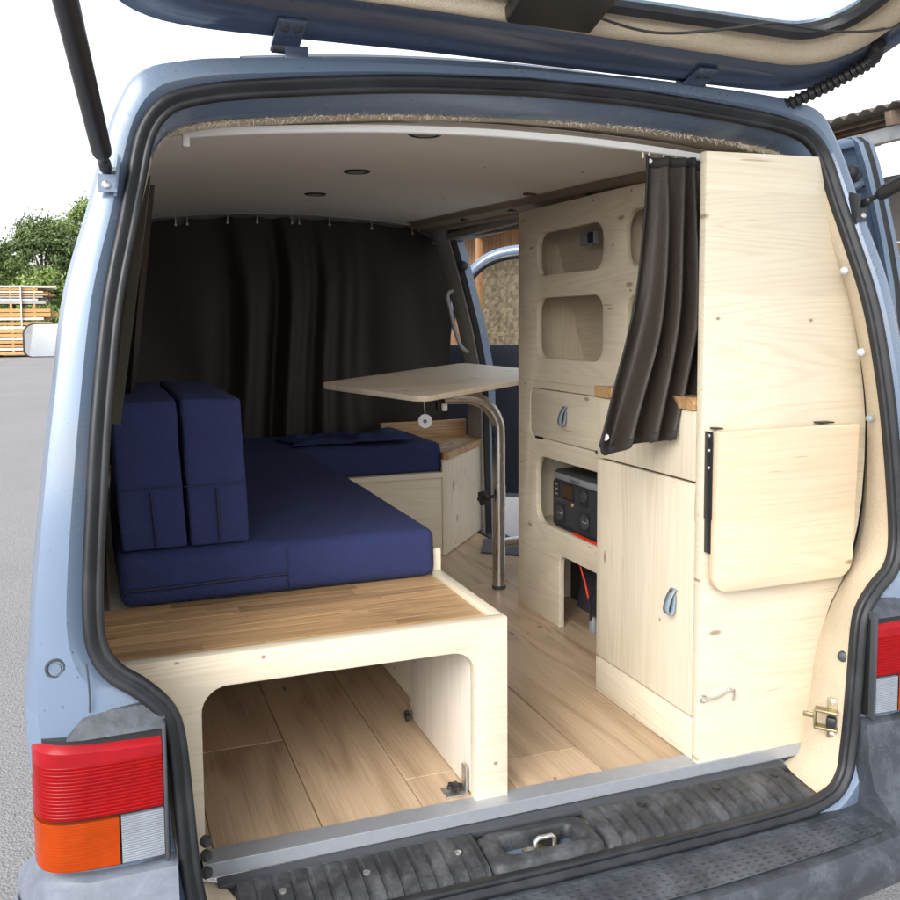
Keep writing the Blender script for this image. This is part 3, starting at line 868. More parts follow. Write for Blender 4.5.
# flocked inner lining: a soft roll between frame and window
A_, B_ = radial(lin, NR), radial(wo1, NR)
rg = []
for k in range(9):
    f = k / 8
    rg.append([G(a[0] + (b[0]-a[0])*f, a[1] + (b[1]-a[1])*f, -0.012 + 0.030 * math.sin(PI * min(f * 1.15, 1)) ** 0.7 + 0.025 * max(f - 0.8, 0)) for a, b in zip(A_, B_)])
V, F = loft(rg, closed=True)
mk('gate_lining', V, F, flock, gate, (XC, 1.2, 1.5), 60)
C_ = radial(win, NR)
rg = [[G(*p, -0.008) for p in B_], [G(p[0]*0.99, 0.45 + (p[1]-0.45)*0.985, 0.002) for p in B_], [G(*p, -0.004) for p in C_], [G(*p, -0.016) for p in C_]]
V, F = loft(rg, closed=True)
mk('window_gasket', V, F, rubber, gate, (XC, 1.2, 1.5), 40)
plate('rear_window', [rrect(-0.585, 0.585, 0.188, 0.685, 0.085, 6)], 0.005, lambda u, v, w: G(u, v, -0.0165 + w), glass, gate, (XC, 1.2, 1.55))
# wiper motor cover, hanging cable, wiper
b = box_bm(-0.08, 0.08, -0.05, 0.05, -0.02, 0.012, 0.006, 3)
for v in b.verts: v.co = G(-0.005 + v.co.x, 0.205 + v.co.y, 0.02 + v.co.z)
mkbm('lamp_cover', b, black, gate, G(-0.02, 0.188, 0.02))
cb = spline([G(0.05, 0.19, 0.018), G(0.16, 0.175, 0.024), G(0.24, 0.178, 0.022), G(0.34, 0.21, 0.02), G(0.40, 0.235, 0.02), G(0.52, 0.235, 0.02), G(0.62, 0.255, 0.018), G(0.68, 0.30, 0.01)], 6)
tube('hanging_cable', cb, 0.0026, black, gate, 6)
# hinges
for hx in (-0.425, 0.383):
    hg = put(bpy.data.objects.new('gate_hinge', None), van, (XC + hx, 1.585, 1.39))
    b = box_bm(-0.024, 0.024, -0.052, 0.036, 0, 0.007, 0.002)
    for v in b.verts: v.co = G(hx + v.co.x, 0.040 + v.co.y, 0.008 + v.co.z)
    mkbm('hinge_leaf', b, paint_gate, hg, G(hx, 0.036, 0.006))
    for dx in (-0.010, 0.012): screw(G(hx + dx, 0.056, 0.016), hg, 0.0075, charcoal, gn)
    cyl('hinge_knuckle', (XC + hx - 0.04, 1.577, 1.388), (XC + hx + 0.006, 1.577, 1.388), 0.0105, charcoal, hg)
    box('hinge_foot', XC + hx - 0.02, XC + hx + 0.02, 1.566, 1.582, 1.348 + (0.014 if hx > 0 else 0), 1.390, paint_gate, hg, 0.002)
# gas struts
def strut(sgn):
    st = put(bpy.data.objects.new('gas_strut', None), van, (XC + sgn * 0.74, 1.52, 1.16))
    a = Vector((XC + sgn * 0.737, 1.500, 1.156)); e = Vector((XC + sgn * 0.80, 0.93, 1.352))
    d = (e - a).normalized()
    cyl('rod', a + d * 0.012, a + d * 0.06, 0.005, black, st)
    V, F = tube_vf([a + d * 0.045, a + d * 0.055, a + d * 0.062, e], [0.008, 0.0135, 0.0145, 0.0145], 18)
    mk('cylinder', V, F, black, st, a, 40)
    V, F = tube_vf([a - d * 0.006, a + d * 0.008, a + d * 0.026, a + d * 0.03], [0.006, 0.0095, 0.0095, 0.006], 12)
    mk('ball_socket', V, F, black, st, a, 40)
    bx_ = XC + sgn * 0.722
    b = box_bm(-0.0025, 0.0025, -0.016, 0.016, -0.03, 0.03, 0.001)
    bmesh.ops.transform(b, matrix=Matrix.Translation((bx_, 1.500, 1.15)) @ Matrix.Rotation(0.3, 4, 'X') @ Matrix.Rotation(-sgn * 0.12, 4, 'Y'), verts=b.verts)
    box_bm(min(bx_, bx_ + sgn * 0.028), max(bx_, bx_ + sgn * 0.028), 1.490, 1.493, 1.122, 1.150, 0.001, 1, b)
    mkbm('bracket', b, paint if sgn < 0 else charcoal, st, a)
    screw((bx_ + sgn * 0.016, 1.489, 1.134), st, 0.006, zinc, (0, -1, 0.2))
    cyl('ball_pin', (bx_, 1.502, 1.158), a, 0.005, zinc, st)
strut(-1); strut(1)
# corrugated wiring boot between header and gate
cp = spline([(1.325, 1.575, 1.352), (1.355, 1.545, 1.366), (1.385, 1.50, 1.384), (1.408, 1.455, 1.402), (1.422, 1.41, 1.420), G(0.665, 0.215, 0.012)], 22)
R_ = [0.0125 + 0.0022 * math.sin(i * 2 * PI / 5) for i in range(len(cp))]
tube('wiring_boot', cp, R_, black, van, 14)

# ------------------------------------------------------------------ headliner with spot lights
def ceil_z(x, y): return 1.304 + (y - 1.66) * 0.037 - 0.10 * (x - XC) ** 2
nx, ny = 24, 20
V, F = [], []
for j in range(ny + 1):
    for i in range(nx + 1):
        x = XC - 0.66 + (0.66 + 0.53) * i / nx; y = 1.655 + 2.6 * j / ny
        V.append(Vector((x, y, ceil_z(x, y) + 0.0012 * mnoise.noise(Vector((x * 3, y * 2, 0))))))
for j in range(ny):
    for i in range(nx): F.append((j*(nx+1)+i, j*(nx+1)+i+1, (j+1)*(nx+1)+i+1, (j+1)*(nx+1)+i))
cl = mk('ceiling', V, F, ceil_m, van, (XC, 2.9, 1.33), 60)
def lathe(name, c, prof, mat, parent, n=24, axis=(0, 0, 1)):
    M = rot_to(axis); V = []
    for r, h in prof:
        for k in range(n):
            a = 2 * PI * k / n; V.append(Vector(c) + M @ Vector((r * math.cos(a), r * math.sin(a), h)))
    F = []
    for i in range(len(prof) - 1):
        for k in range(n): F.append((i*n + k, i*n + (k+1) % n, (i+1)*n + (k+1) % n, (i+1)*n + k))
    F.append(tuple(range(n))); F.append(tuple(range((len(prof)-1)*n, len(prof)*n)))
    return mk(name, V, F, mat, parent, c, 40)
spot_m = plain('frosted_lamp_cover', (0.30, 0.29, 0.27), 0.3)
for (x, y) in ((0.640, 1.79), (0.668, 2.42), (0.694, 3.04)):
    z = ceil_z(x, y)
    d = lathe('downlight', (x, y, z), [(0.036, 0.001), (0.036, -0.003), (0.033, -0.005), (0.026, -0.005), (0.024, -0.002)], black, cl)
    lathe('downlight_lens', (x, y, z - 0.0045), [(0.0235, 0.003), (0.0235, 0.0), (0.02, -0.001)], spot_m, d)
lathe('cable_hole_rim', (1.255, 2.56, ceil_z(1.255, 2.56)), [(0.022, 0.001), (0.022, -0.003), (0.012, -0.003), (0.010, 0.001)], plain('raw_brown_edge', (0.16, 0.09, 0.05), 0.9), cl)
for (x, y) in ((0.95, 2.2), (1.1, 2.9), (0.72, 3.3), (1.18, 2.1)):
    lathe('headliner_screw', (x, y, ceil_z(x, y)), [(0.003, 0.001), (0.003, -0.001)], charcoal, cl, 8)
# exposed roof rail along the right side, with punched holes
rail_m = plain('primered_roof_rail', (0.33, 0.27, 0.205), 0.6, var=0.2)
ys = [1.66 + 2.4 * k / 16 for k in range(17)]
rl_ = []
for (x, dz) in ((1.262, 0.001), (1.285, -0.004), (1.30, -0.020), (1.345, -0.030), (1.36, -0.022), (1.372, -0.034), (1.42, -0.046), (1.43, -0.075)):
    rl_.append([Vector((x, y, ceil_z(1.26, y) + dz)) for y in ys])
V, F = loft(rl_)
rr = mk('roof_rail', V, F, rail_m, van, (1.33, 2.7, 1.3), 30)
for (y, a) in ((1.98, 0), (2.3, 0.3), (2.82, 0), (3.25, 0)):
    box('rail_slot', 1.312, 1.336, y, y + 0.03, ceil_z(1.26, y) - 0.0285, ceil_z(1.26, y) - 0.0235, black, rr, 0.001)
tube('rail_cable', spline([(1.35, 1.9, 1.268), (1.33, 2.1, 1.277), (1.31, 2.3, 1.281), (1.345, 2.36, 1.276), (1.36, 2.5, 1.288)], 8), 0.004, black, rr, 6)
tube('rail_tube', [(1.385, 2.2, 1.283), (1.385, 3.6, 1.322)], 0.014, trim_grey, rr, 10)

# left inner wall and cab front (closes the shell)
wall_m = plain('grey_side_lining', (0.45, 0.43, 0.39), 0.9, bump=0.2)
V, F = loft([[Vector((XC - w, y, z)) for y in (1.552, 2.0, 3.0, 4.2)] for w, z in ((0.665, -0.02), (0.70, 0.2), (0.79, 0.38), (0.825, 0.6), (0.80, 0.85), (0.74, 1.06), (0.66, 1.30))])
mk('side_lining', V, F, wall_m, van, (0, 2.5, 0.5), 40)
V, F = loft([[Vector((XC + w, y, z)) for y in (1.552, 2.0, 2.56)] for w, z in ((0.665, -0.02), (0.70, 0.2), (0.79, 0.38), (0.825, 0.6), (0.80, 0.85), (0.74, 1.06), (0.66, 1.30))])
mk('side_lining', V, F, charcoal, van, (1.5, 2.2, 0.5), 40)  # right lining coloured charcoal so the gap by the end panel looks shaded
# plugs and latch on the right lining
greypl2 = plain('pale_grey_plug', (0.5, 0.51, 0.52), 0.45)
for (p, m) in (((1.448, 1.490, 1.020), greypl2), ((1.480, 1.472, 0.852), greypl2), ((1.503, 1.466, 0.714), greypl)):
    lathe('trim_plug', p, [(0.0085, 0), (0.0085, 0.003), (0.0065, 0.006), (0.003, 0.0075)], m, van, 16, (-0.75, -0.66, 0.05))
lathe('rubber_buffer', (1.412, 1.425, 0.232), [(0.011, 0), (0.012, 0.006), (0.009, 0.012), (0.003, 0.014)], charcoal, van, 16, (-0.8, -0.6, 0.05))
for (x, y, z) in () and ((1.505, 1.495, 0.79), (1.512, 1.48, 0.765), (1.538, 1.49, 0.55), (1.545, 1.475, 0.53), (1.53, 1.47, 0.515)):
    lathe('lining_hole', (x, y, z), [(0.004, 0.0), (0.004, 0.0015)], black, van, 8, (-0.8, -0.6, 0))
lk = put(bpy.data.objects.new('side_latch', None), van, (1.41, 1.44, 0.09))
Mr = Matrix.Rotation(math.radians(-52), 3, 'Z')
def lbox(name, c, size, mat, bev=0.0015): return obox(name, Vector((1.393, 1.432, 0.100)) + Mr @ Vector(c), size, Mr, mat, lk, bev)
lbox('latch_back', (0, 0.0, 0), (0.020, 0.004, 0.085), brass)
lbox('latch_top_jaw', (-0.010, -0.012, 0.018), (0.045, 0.022, 0.006), brass)
lbox('latch_bottom_jaw', (-0.010, -0.012, -0.018), (0.045, 0.022, 0.006), brass)
lbox('latch_side', (-0.031, -0.012, 0), (0.004, 0.022, 0.036), brass)
lbox('latch_claw', (0.0, -0.012, -0.004), (0.020, 0.016, 0.022), black, 0.004)
lbox('latch_tongue', (-0.045, -0.004, 0.0), (0.022, 0.006, 0.010), brass)
for dz in (0.034, -0.034): screw(Vector((1.393, 1.432, 0.100)) + Mr @ Vector((0, -0.003, dz)), lk, 0.006, zinc, Mr @ Vector((0, -1, 0)))
lk2 = put(bpy.data.objects.new('hinge_clip', None), van, (0.105, 1.50, 0.03))
for z in (0.005, 0.035, 0.06):
    lathe('clip_knob', (0.134, 1.505, z), [(0.009, 0), (0.010, 0.008), (0.006, 0.014)], charcoal, lk2, 14, (0.4, -0.9, 0))
# B-pillar with grey trim, dark seal and grab handle
def pil(name, secs, mat, parent):
    V, F = loft([[Vector(p) for p in s] for s in secs], closed=True); k = len(secs[0])
    F += [tuple(range(k)), tuple(range(len(V) - k, len(V)))]
    return mk(name, V, F, mat, parent, secs[0][0], 40)
bpil = put(bpy.data.objects.new('door_pillar', None), van, (1.6, 3.7, 0))
def xin(z): return 1.60 - 0.02 * max(0, z / 0.7) - 0.135 * max(0, (z - 0.70) / 0.6) ** 1.25
zz = [-0.12, 0.2, 0.45, 0.7, 0.9, 1.1, 1.25, 1.335]
pil('pillar_skin', [[(xin(z) + 0.0, 3.640, z), (xin(z) + 0.035, 3.645, z), (xin(z) + 0.035, 3.75, z), (xin(z), 3.75, z)] for z in zz], paint, bpil)
pil('pillar_seal', [[(xin(z) - 0.022, 3.644, z), (xin(z) - 0.002, 3.634, z), (xin(z) - 0.002, 3.66, z), (xin(z) - 0.022, 3.67, z)] for z in zz], rubber, bpil)
pil('pillar_trim', [[(xin(z) - 0.030, 3.655, z), (xin(z) - 0.001, 3.662, z), (xin(z) - 0.001, 3.80, z), (xin(z) - 0.038, 3.79, z), (xin(z) - 0.042, 3.70, z)] for z in zz], trim_grey, bpil)
hd = spline([(xin(1.06) - 0.05, 3.71, 1.06), (xin(1.05) - 0.08, 3.705, 1.04), (xin(0.98) - 0.09, 3.70, 0.98), (xin(0.88) - 0.09, 3.70, 0.88), (xin(0.82) - 0.08, 3.70, 0.82), (xin(0.80) - 0.05, 3.70, 0.79)], 5)
tube('grab_handle', hd, 0.009, trim_grey, bpil, 10)
lathe('belt_anchor', (xin(1.16) - 0.005, 3.638, 1.16), [(0.02, 0), (0.022, 0.012), (0.012, 0.02)], black, bpil, 14, (-0.3, -1, 0))
box('pillar_header', 1.40, 1.50, 2.5, 3.9, 1.27, 1.30, trim_grey, van, 0.006)
# door sill and step
box('door_sill', 1.555, 1.66, 2.50, 3.70, -0.20, -0.012, paint, van, 0.01)
box('cab_header', XC - 0.72, 1.42, 3.90, 3.92, 1.18, 1.42, trim_grey, van, 0.004)
box('cab_bulkhead', XC - 0.83, 1.50, 4.21, 4.24, -0.03, 0.45, wall_m, van, 0.004)

# sliding door, pushed back along the right flank
sd = put(bpy.data.objects.new('sliding_door', None), van, (1.72, 2.1, -0.2))
def sdx(z): return 1.745 - 0.03 * max(0, z - 0.3) - 0.10 * max(0, (z - 0.85) / 0.5) ** 1.6
def sec(z, off=0.0, y0=1.62, y1=2.66):
    x = sdx(z) + off; r = 0.012
    return [(x, y0 + r, z), (x + r, y0, z), (x + 0.03, y0, z), (x + 0.036, y0 + r, z), (x + 0.036, y1, z), (x, y1, z)]
zs = [-0.30, 0.0, 0.3, 0.6, 0.85, 1.0, 1.1, 1.2, 1.27, 1.315, 1.33]
def yr(z): return 1.605 + 0.02 * max(0, (z - 0.9) / 0.43) + (0.02 if z > 1.32 else 0.004 if z > 1.30 else 0)
pil('door_panel', [sec(z, 0, yr(z)) for z in zs], paint, sd)
# raised rim and pressed recess on the inner face
rim = [(sdx(z) - 0.006, yr(z) + 0.012, z) for z in zs[:-1]]
pil('door_rim', [[(sdx(z) - 0.010, yr(z) + 0.004, z), (sdx(z) + 0.004, yr(z) - 0.002, z), (sdx(z) + 0.004, yr(z) + 0.022, z), (sdx(z) - 0.008, yr(z) + 0.020, z)] for z in zs], paint, sd)
box('door_top_rim', sdx(1.325) - 0.010, sdx(1.325) + 0.004, 1.645, 2.65, 1.308, 1.332, paint, sd, 0.004)
pil('door_channel', [[(sdx(z) - 0.008, 1.745, z), (sdx(z) - 0.008, 1.775, z), (sdx(z) + 0.004, 1.785, z), (sdx(z) + 0.004, 1.735, z)] for z in [-0.2, 0.3, 0.85, 1.0, 1.1, 1.18]], paint, sd)
lathe('door_stop', (sdx(1.25) - 0.002, 1.668, 1.255), [(0.022, 0.0), (0.019, 0.004), (0.014, 0.006), (0.0145, 0.02), (0.010, 0.026)], charcoal, sd, 18, (-1, -0.15, 0.1))
lathe('stop_cup', (sdx(1.25) + 0.001, 1.672, 1.253), [(0.040, 0.0), (0.036, 0.006), (0.026, 0.003)], paint, sd, 20, (-1, -0.1, 0.1))
pil('door_edge_seal', [[(sdx(z) + 0.006, yr(z) - 0.004, z), (sdx(z) + 0.012, yr(z) - 0.005, z), (sdx(z) + 0.012, yr(z) + 0.0, z), (sdx(z) - 0.002, yr(z) + 0.001, z)] for z in zs], rubber, sd)

# front passenger door, open
fd = put(bpy.data.objects.new('front_door', None), van, (1.62, 4.75, 0))
th = math.radians(58); dv_ = Vector((math.sin(th), -math.cos(th), 0)); nv_ = Vector((-math.cos(th), -math.sin(th), 0))   # nv_ points to the cabin
def D(t, z, w=0.0): return Vector((1.62, 4.75, 0)) + dv_ * t + nv_ * w + Vector((0, 0, z))
plate('door_skin', [[(0, -0.03), (1.0, -0.03), (1.0, 0.76), (0, 0.76)]], 0.03, lambda u, v, w: D(u, v, w - 0.03), paint, fd, (1.62, 4.75, 0))
plate('door_card', [rrect(0.03, 0.97, 0.0, 0.80, 0.05, 4)], 0.05, lambda u, v, w: D(u, v, w + 0.002), navy2, fd, (1.62, 4.75, 0), 0.012)
tube('door_pull', spline([D(0.30, 0.78, 0.06), D(0.36, 0.70, 0.085), D(0.40, 0.55, 0.085), D(0.40, 0.45, 0.06)], 5), 0.02, greypl, fd, 10)
box_pts = [D(0.16, 0.80), D(0.22, 0.98), D(0.29, 1.13), D(0.37, 1.23), D(0.48, 1.285), D(0.65, 1.305), D(0.92, 1.31), D(0.98, 1.26), D(1.0, 0.80)]
fr_ = spline(box_pts, 5)
tube('window_frame', fr_, 0.030, paint, fd, 10)
tube('window_frame_seal', [p + nv_ * 0.012 + Vector((0, 0, -0.026)) for p in fr_], 0.018, rubber, fd, 8)
V = [D(0.16, 0.78)] + [p.copy() for p in fr_]
mk('door_glass', V + [v - nv_ * 0.004 for v in V], [tuple(range(len(V))), tuple(range(len(V), 2 * len(V)))], glass, fd, (1.62, 4.75, 0.8), 0)
# door mirror on the far left
mr = put(bpy.data.objects.new('door_mirror', None), van, (-0.2, 4.1, 0.8))
rx = Matrix.Rotation(math.radians(4), 3, 'Z')
def MR(u, v, w): return Vector((-0.20, 4.10, 0.862)) + rx @ Vector((u, w, v))
ol = rrect(-0.098, 0.085, -0.070, 0.070, 0.03, 6, (0.03, 0.02, 0.02, 0.045))
sc = lambda f: [(a * f, b * f) for a, b in ol]
rg = [[MR(a, b, 0.004) for a, b in sc(0.94)], [MR(a, b, -0.003) for a, b in sc(0.965)], [MR(a, b, 0.0) for a, b in sc(1.0)], [MR(a, b, 0.03) for a, b in sc(1.02)], [MR(a, b, 0.07) for a, b in sc(0.85)], [MR(a, b, 0.09) for a, b in sc(0.5)]]
V, F = loft(rg, closed=True); F.append(tuple(range(len(V) - len(ol), len(V))))
mk('mirror_housing', V, F, black, mr, (-0.2, 4.1, 0.86), 50)
plate('mirror_glass', [sc(0.945)], 0.003, lambda u, v, w: MR(u, v, 0.0015 + w), mirror_m, mr, (-0.2, 4.1, 0.86))
cyl('mirror_arm', MR(0.06, -0.03, 0.05), MR(0.16, -0.05, 0.12), 0.02, black, mr)

# cab seat glimpsed past the curtain
st = thing('cab_seat', 'dark navy cab seat glimpsed between black curtain and door pillar', 'seat', (1.25, 4.25, 0))
b = box_bm(1.02, 1.52, 4.05, 4.2, 0.30, 0.95, 0.05, 3); mkbm('backrest', b, navy2, st, (1.27, 4.1, 0.3))
mkbm('seat_base', box_bm(1.02, 1.52, 4.10, 4.60, 0.02, 0.32, 0.05, 3), navy2, st, (1.27, 4.3, 0.02))
mkbm('headrest', box_bm(1.14, 1.42, 4.08, 4.18, 0.98, 1.14, 0.04, 3), navy2, st, (1.28, 4.1, 0.98))
cyl('headrest_post', (1.22, 4.13, 0.93), (1.22, 4.13, 1.0), 0.007, steel, st)
cyl('headrest_post', (1.34, 4.13, 0.93), (1.34, 4.13, 1.0), 0.007, steel, st)

# ================================================================== furniture
# ------------------------------------------------------------------ pull-out bed base at the rear
bed = thing('bed_base', 'low pine bed base with arched front and oak slab top by the tailgate', 'bed base', (0.36, 1.7, 0))
ol = [(0.075, 0.0), (0.075, 0.22), (0.012, 0.30), (0.012, 0.356), (0.716, 0.356), (0.716, 0.0), (0.648, 0.0)]
def arc(cx, cz, r, a0, a1, n=7): return [(cx + r * math.cos(a0 + (a1 - a0) * k / n), cz + r * math.sin(a0 + (a1 - a0) * k / n)) for k in range(n + 1)]
ol += arc(0.648 - 0.045, 0.298 - 0.045, 0.045, 0, PI / 2) + arc(0.141 + 0.045, 0.298 - 0.045, 0.045, PI / 2, PI) + [(0.141, 0.0)]
plate('front_board', [ol], 0.027, lambda u, v, w: (u, 1.5565 + w, v + 0.0005), pineX, bed, (0.36, 1.556, 0), 0.003)
box('side_panel', 0.688, 0.712, 1.585, 1.955, 0.0015, 0.330, ply, bed, 0.001)
box('inner_panel', 0.650, 0.662, 1.585, 1.955, 0.004, 0.316, ply, bed, 0.001)
box('side_rail', 0.695, 0.7165, 1.5845, 1.925, 0.331, 0.3565, pineY, bed, 0.003)
box('stop_block', 0.698, 0.7185, 1.926, 1.95, 0.28, 0.405, pineZ, bed, 0.003)
box('side_panel', 0.02, 0.05, 1.585, 1.955, 0.004, 0.330, ply, bed, 0.001)
box('support_batten', 0.06, 0.645, 1.60, 1.64, 0.285, 0.3165, pineX, bed, 0.002)
box('base_board', 0.0, 0.70, 1.958, 3.30, 0.315, 0.334, ply, bed, 0.002)
box('base_side', 0.684, 0.70, 1.96, 3.32, 0.0015, 0.314, pineY, bed, 0.002)
top = put(bpy.data.objects.new('oak_top', None), bed, (0.34, 1.75, 0.317))
rows = [1.5845 + 0.0372 * k for k in range(10)]
for k in range(len(rows) - 1):
    x = -0.012 - random.uniform(0.0, 0.35)
    while x < 0.69:
        w = random.uniform(0.22, 0.55)
        a, c = max(x, -0.03), min(x + w, 0.6945)
        if c - a > 0.01:
            box('stave', a + 0.0002, c - 0.0002, rows[k] + 0.0002, rows[k+1] - 0.0002, 0.317, 0.3455 - random.uniform(0, 0.0004), oakX, top, 0.0005, 1)
        x += w
# floor fixings of the bed
fx = put(bpy.data.objects.new('floor_bracket', None), bed, (0.64, 1.6, 0))
box('bracket_plate', 0.600, 0.647, 1.585, 1.625, 0.0006, 0.004, zinc, fx, 0.001)
box('bracket_upright', 0.641, 0.6445, 1.589, 1.612, 0.004, 0.055, zinc, fx, 0.0008)
def knob(parent, c, r, axis=(0, 0, 1)):
    n = 36; M = rot_to(axis); V = []
    for rr_, h in ((0.5, 0), (0.95, 0.1), (1, 0.35), (0.95, 0.7), (0.6, 0.85), (0.25, 0.9)):
        for k in range(n):
            a = 2 * PI * k / n; q = r * rr_ * (1 + 0.16 * math.cos(6 * a))
            V.append(Vector(c) + M @ Vector((q * math.cos(a), q * math.sin(a), h * r)))
    F = []
    for i in range(5):
        for k in range(n): F.append((i*n+k, i*n+(k+1) % n, (i+1)*n+(k+1) % n, (i+1)*n+k))
    F.append(tuple(range(5*n, 6*n)))
    return mk('star_knob', V, F, black, parent, c, 40)
knob(fx, (0.622, 1.602, 0.008), 0.014)
knob(bed, (0.638, 1.93, 0.02), 0.012, (-1, 0, 0))

# ------------------------------------------------------------------ cushions
def cushion(name, x0, x1, y0, y1, z0, z1, label, cat='cushion', group=None, r=0.022, puff=0.006, seed=0, skew=None, seam_z=None, thing_parts=None):
    t = thing(name, label, cat, ((x0+x1)/2, (y0+y1)/2, z0), group)
    b = box_bm(x0, x1, y0, y1, z0, z1, r, 4)
    # finer faces so the cloth can be uneven
    bmesh.ops.subdivide_edges(b, edges=[e for e in b.edges if e.calc_length() > 0.06], cuts=9, use_grid_fill=True)
    cx, cy, cz = (x0+x1)/2, (y0+y1)/2, (z0+z1)/2
    b.normal_update()
    disp = []
    for v in b.verts:
        u = Vector(((v.co.x-cx)/((x1-x0)/2), (v.co.y-cy)/((y1-y0)/2), (v.co.z-cz)/((z1-z0)/2)))
        n = v.normal
        k = (1 - u.x**2) * abs(n.x) * 0 + puff * ((1-u.y**2) * (1-u.z**2) * abs(n.x) + (1-u.x**2)*(1-u.z**2)*abs(n.y) + (1-u.x**2)*(1-u.y**2)*abs(n.z))
        k += 0.0028 * mnoise.noise(v.co * 9 + Vector((seed, 0, 0))) + 0.0016 * mnoise.noise(v.co * 24 + Vector((0, seed, 0)))
        if n.z < -0.5: k = 0
        disp.append(n * k)
    for v, d in zip(b.verts, disp): v.co += d
    for v in b.verts:
        if v.co.z < z0 + 0.0005: v.co.z = z0 + 0.0005
    if skew:
        for v in b.verts: v.co = skew(v.co)
    mkbm('cover', b, navy, t, (cx, cy, z0), 60)
    return t
sk = lambda p: p
c1 = cushion('seat_cushion', 0.020, 0.698, 1.905, 3.325, 0.3465, 0.457, 'long navy seat cushion lying along the left side on the bed base', puff=0.010, seed=1)
tube('piping', [(0.026, 1.902, 0.384), (0.12, 1.8965, 0.386), (0.25, 1.8945, 0.389), (0.357, 1.894, 0.391)], 0.0032, pipe_m, c1, 8)
tube('zip_seam', [(0.358, 1.8985, 0.352), (0.358, 1.8945, 0.37), (0.358, 1.8935, 0.40), (0.358, 1.8955, 0.43), (0.358, 1.90, 0.447)], 0.0014, pipe_m, c1, 6)
c2 = cushion('seat_cushion', 0.030, 1.250, 3.335, 3.80, 0.3345, 0.450, 'navy seat cushion across the front bench beside the oak-topped locker', puff=0.006, seed=5)
def lean(dx, z0): return lambda p: Vector((p.x - 0.0 + dx * (p.z - z0), p.y + 0.03 * (p.z - z0), p.z))
b1 = cushion('backrest_cushion', 0.027, 0.156, 1.922, 2.56, 0.4605, 0.766, 'upright navy backrest cushion against the left wall, outer of the pair', group='upright navy cushions', r=0.008, seed=9, puff=0.002, skew=lean(-0.045, 0.46))
b2 = cushion('backrest_cushion', 0.162, 0.284, 1.922, 2.60, 0.4605, 0.766, 'upright navy backrest cushion nearest the aisle, inner of the pair', group='upright navy cushions', r=0.008, seed=14, puff=0.002, skew=lean(-0.035, 0.46))
for t, xa, xb, xm, ln in ((b1, 0.038, 0.150, 0.094, -0.065), (b2, 0.158, 0.286, 0.222, -0.035)):
    tube('zip_seam', [(xm + ln * k * 0.018, 1.9185, 0.468 + 0.016 * k) for k in range(8)], 0.0026, pipe_m, t, 8)
    tube('side_seam', [(xa + (xb - xa) * k / 6 - 0.007, 1.9165 + 0.001 * abs(k - 3), 0.5895 + 0.002 * (k - 3) / 3) for k in range(7)], 0.0011, pipe_m, t, 6)
# folded cloth lying on the far cushion
V, F = [], []
nu, nv = 40, 16
for j in range(nv + 1):
    for i in range(nu + 1):
        u, v = i / nu, j / nv
        x = 0.66 + 0.50 * u + 0.02 * math.sin(5 * v + 3 * u); y = 3.37 + 0.22 * v + 0.02 * math.sin(7 * u)
        w = mnoise.noise(Vector((x * 11, y * 16, 2))) * 0.022 + mnoise.noise(Vector((x * 26, y * 30, 5))) * 0.008
        e = min(u, 1 - u, v, 1 - v)
        z = 0.4595 + 0.004 + max(0, 0.014 + w) * min(e / 0.12, 1) + 0.006 * (u > 0.45)
        V.append(Vector((x, y, z)))
for j in range(nv):
    for i in range(nu): F.append((j*(nu+1)+i, j*(nu+1)+i+1, (j+1)*(nu+1)+i+1, (j+1)*(nu+1)+i))
o = mk('folded_cloth', V, F, navy, None, (0.9, 3.48, 0.458), 60)
md = o.modifiers.new('thick', 'SOLIDIFY'); md.thickness = 0.004; md.offset = -1
tag(o, 'rumpled navy cloth lying on the seat cushion by the black curtain', 'cloth')

# ------------------------------------------------------------------ front bench and corner locker
bn = thing('front_bench', 'low pine bench front under the far navy seat cushion', 'bench', (0.7, 3.35, 0))
box('front_panel', 0.03, 1.247, 3.328, 3.345, 0.001, 0.3105, pineX, bn, 0.0015)
box('seat_board', 0.03, 1.2475, 3.322, 3.82, 0.3115, 0.3335, pineXf, bn, 0.002)
lc = thing('corner_locker', 'small pine corner locker with diagonal door and oak top', 'locker', (1.35, 3.5, 0))
P0, P1 = Vector((1.268, 3.327, 0)), Vector((1.60, 3.72, 0))
dd = (P1 - P0).normalized(); nn = Vector((dd.y, -dd.x, 0)); Ld = (P1 - P0).length
def LK(u, v, w): return P0 + dd * u - nn * w + Vector((0, 0, v))
plate('door', [rrect(0.002, Ld - 0.002, 0.004, 0.380, 0.002, 2), [(0.085 + 0.011 * math.cos(a), 0.262 + 0.026 * math.sin(a)) for a in [k * PI / 8 for k in range(16)]]], 0.016, LK, pineZx, lc, P0, 0.0015)
box('door_backing', 1.30, 1.34, 3.44, 3.50, 0.10, 0.32, black, lc, 0.001)
box('frame_post', 1.2485, 1.2672, 3.3262, 3.345, 0.001, 0.383, pineZ, lc, 0.001)
ot = put(bpy.data.objects.new('oak_top', None), lc, (1.3, 3.5, 0.384))
tp_w = 0.040
outline = [(1.2505, 3.318), (1.272, 3.318), (1.612, 3.722), (1.612, 3.80), (1.2505, 3.80)]
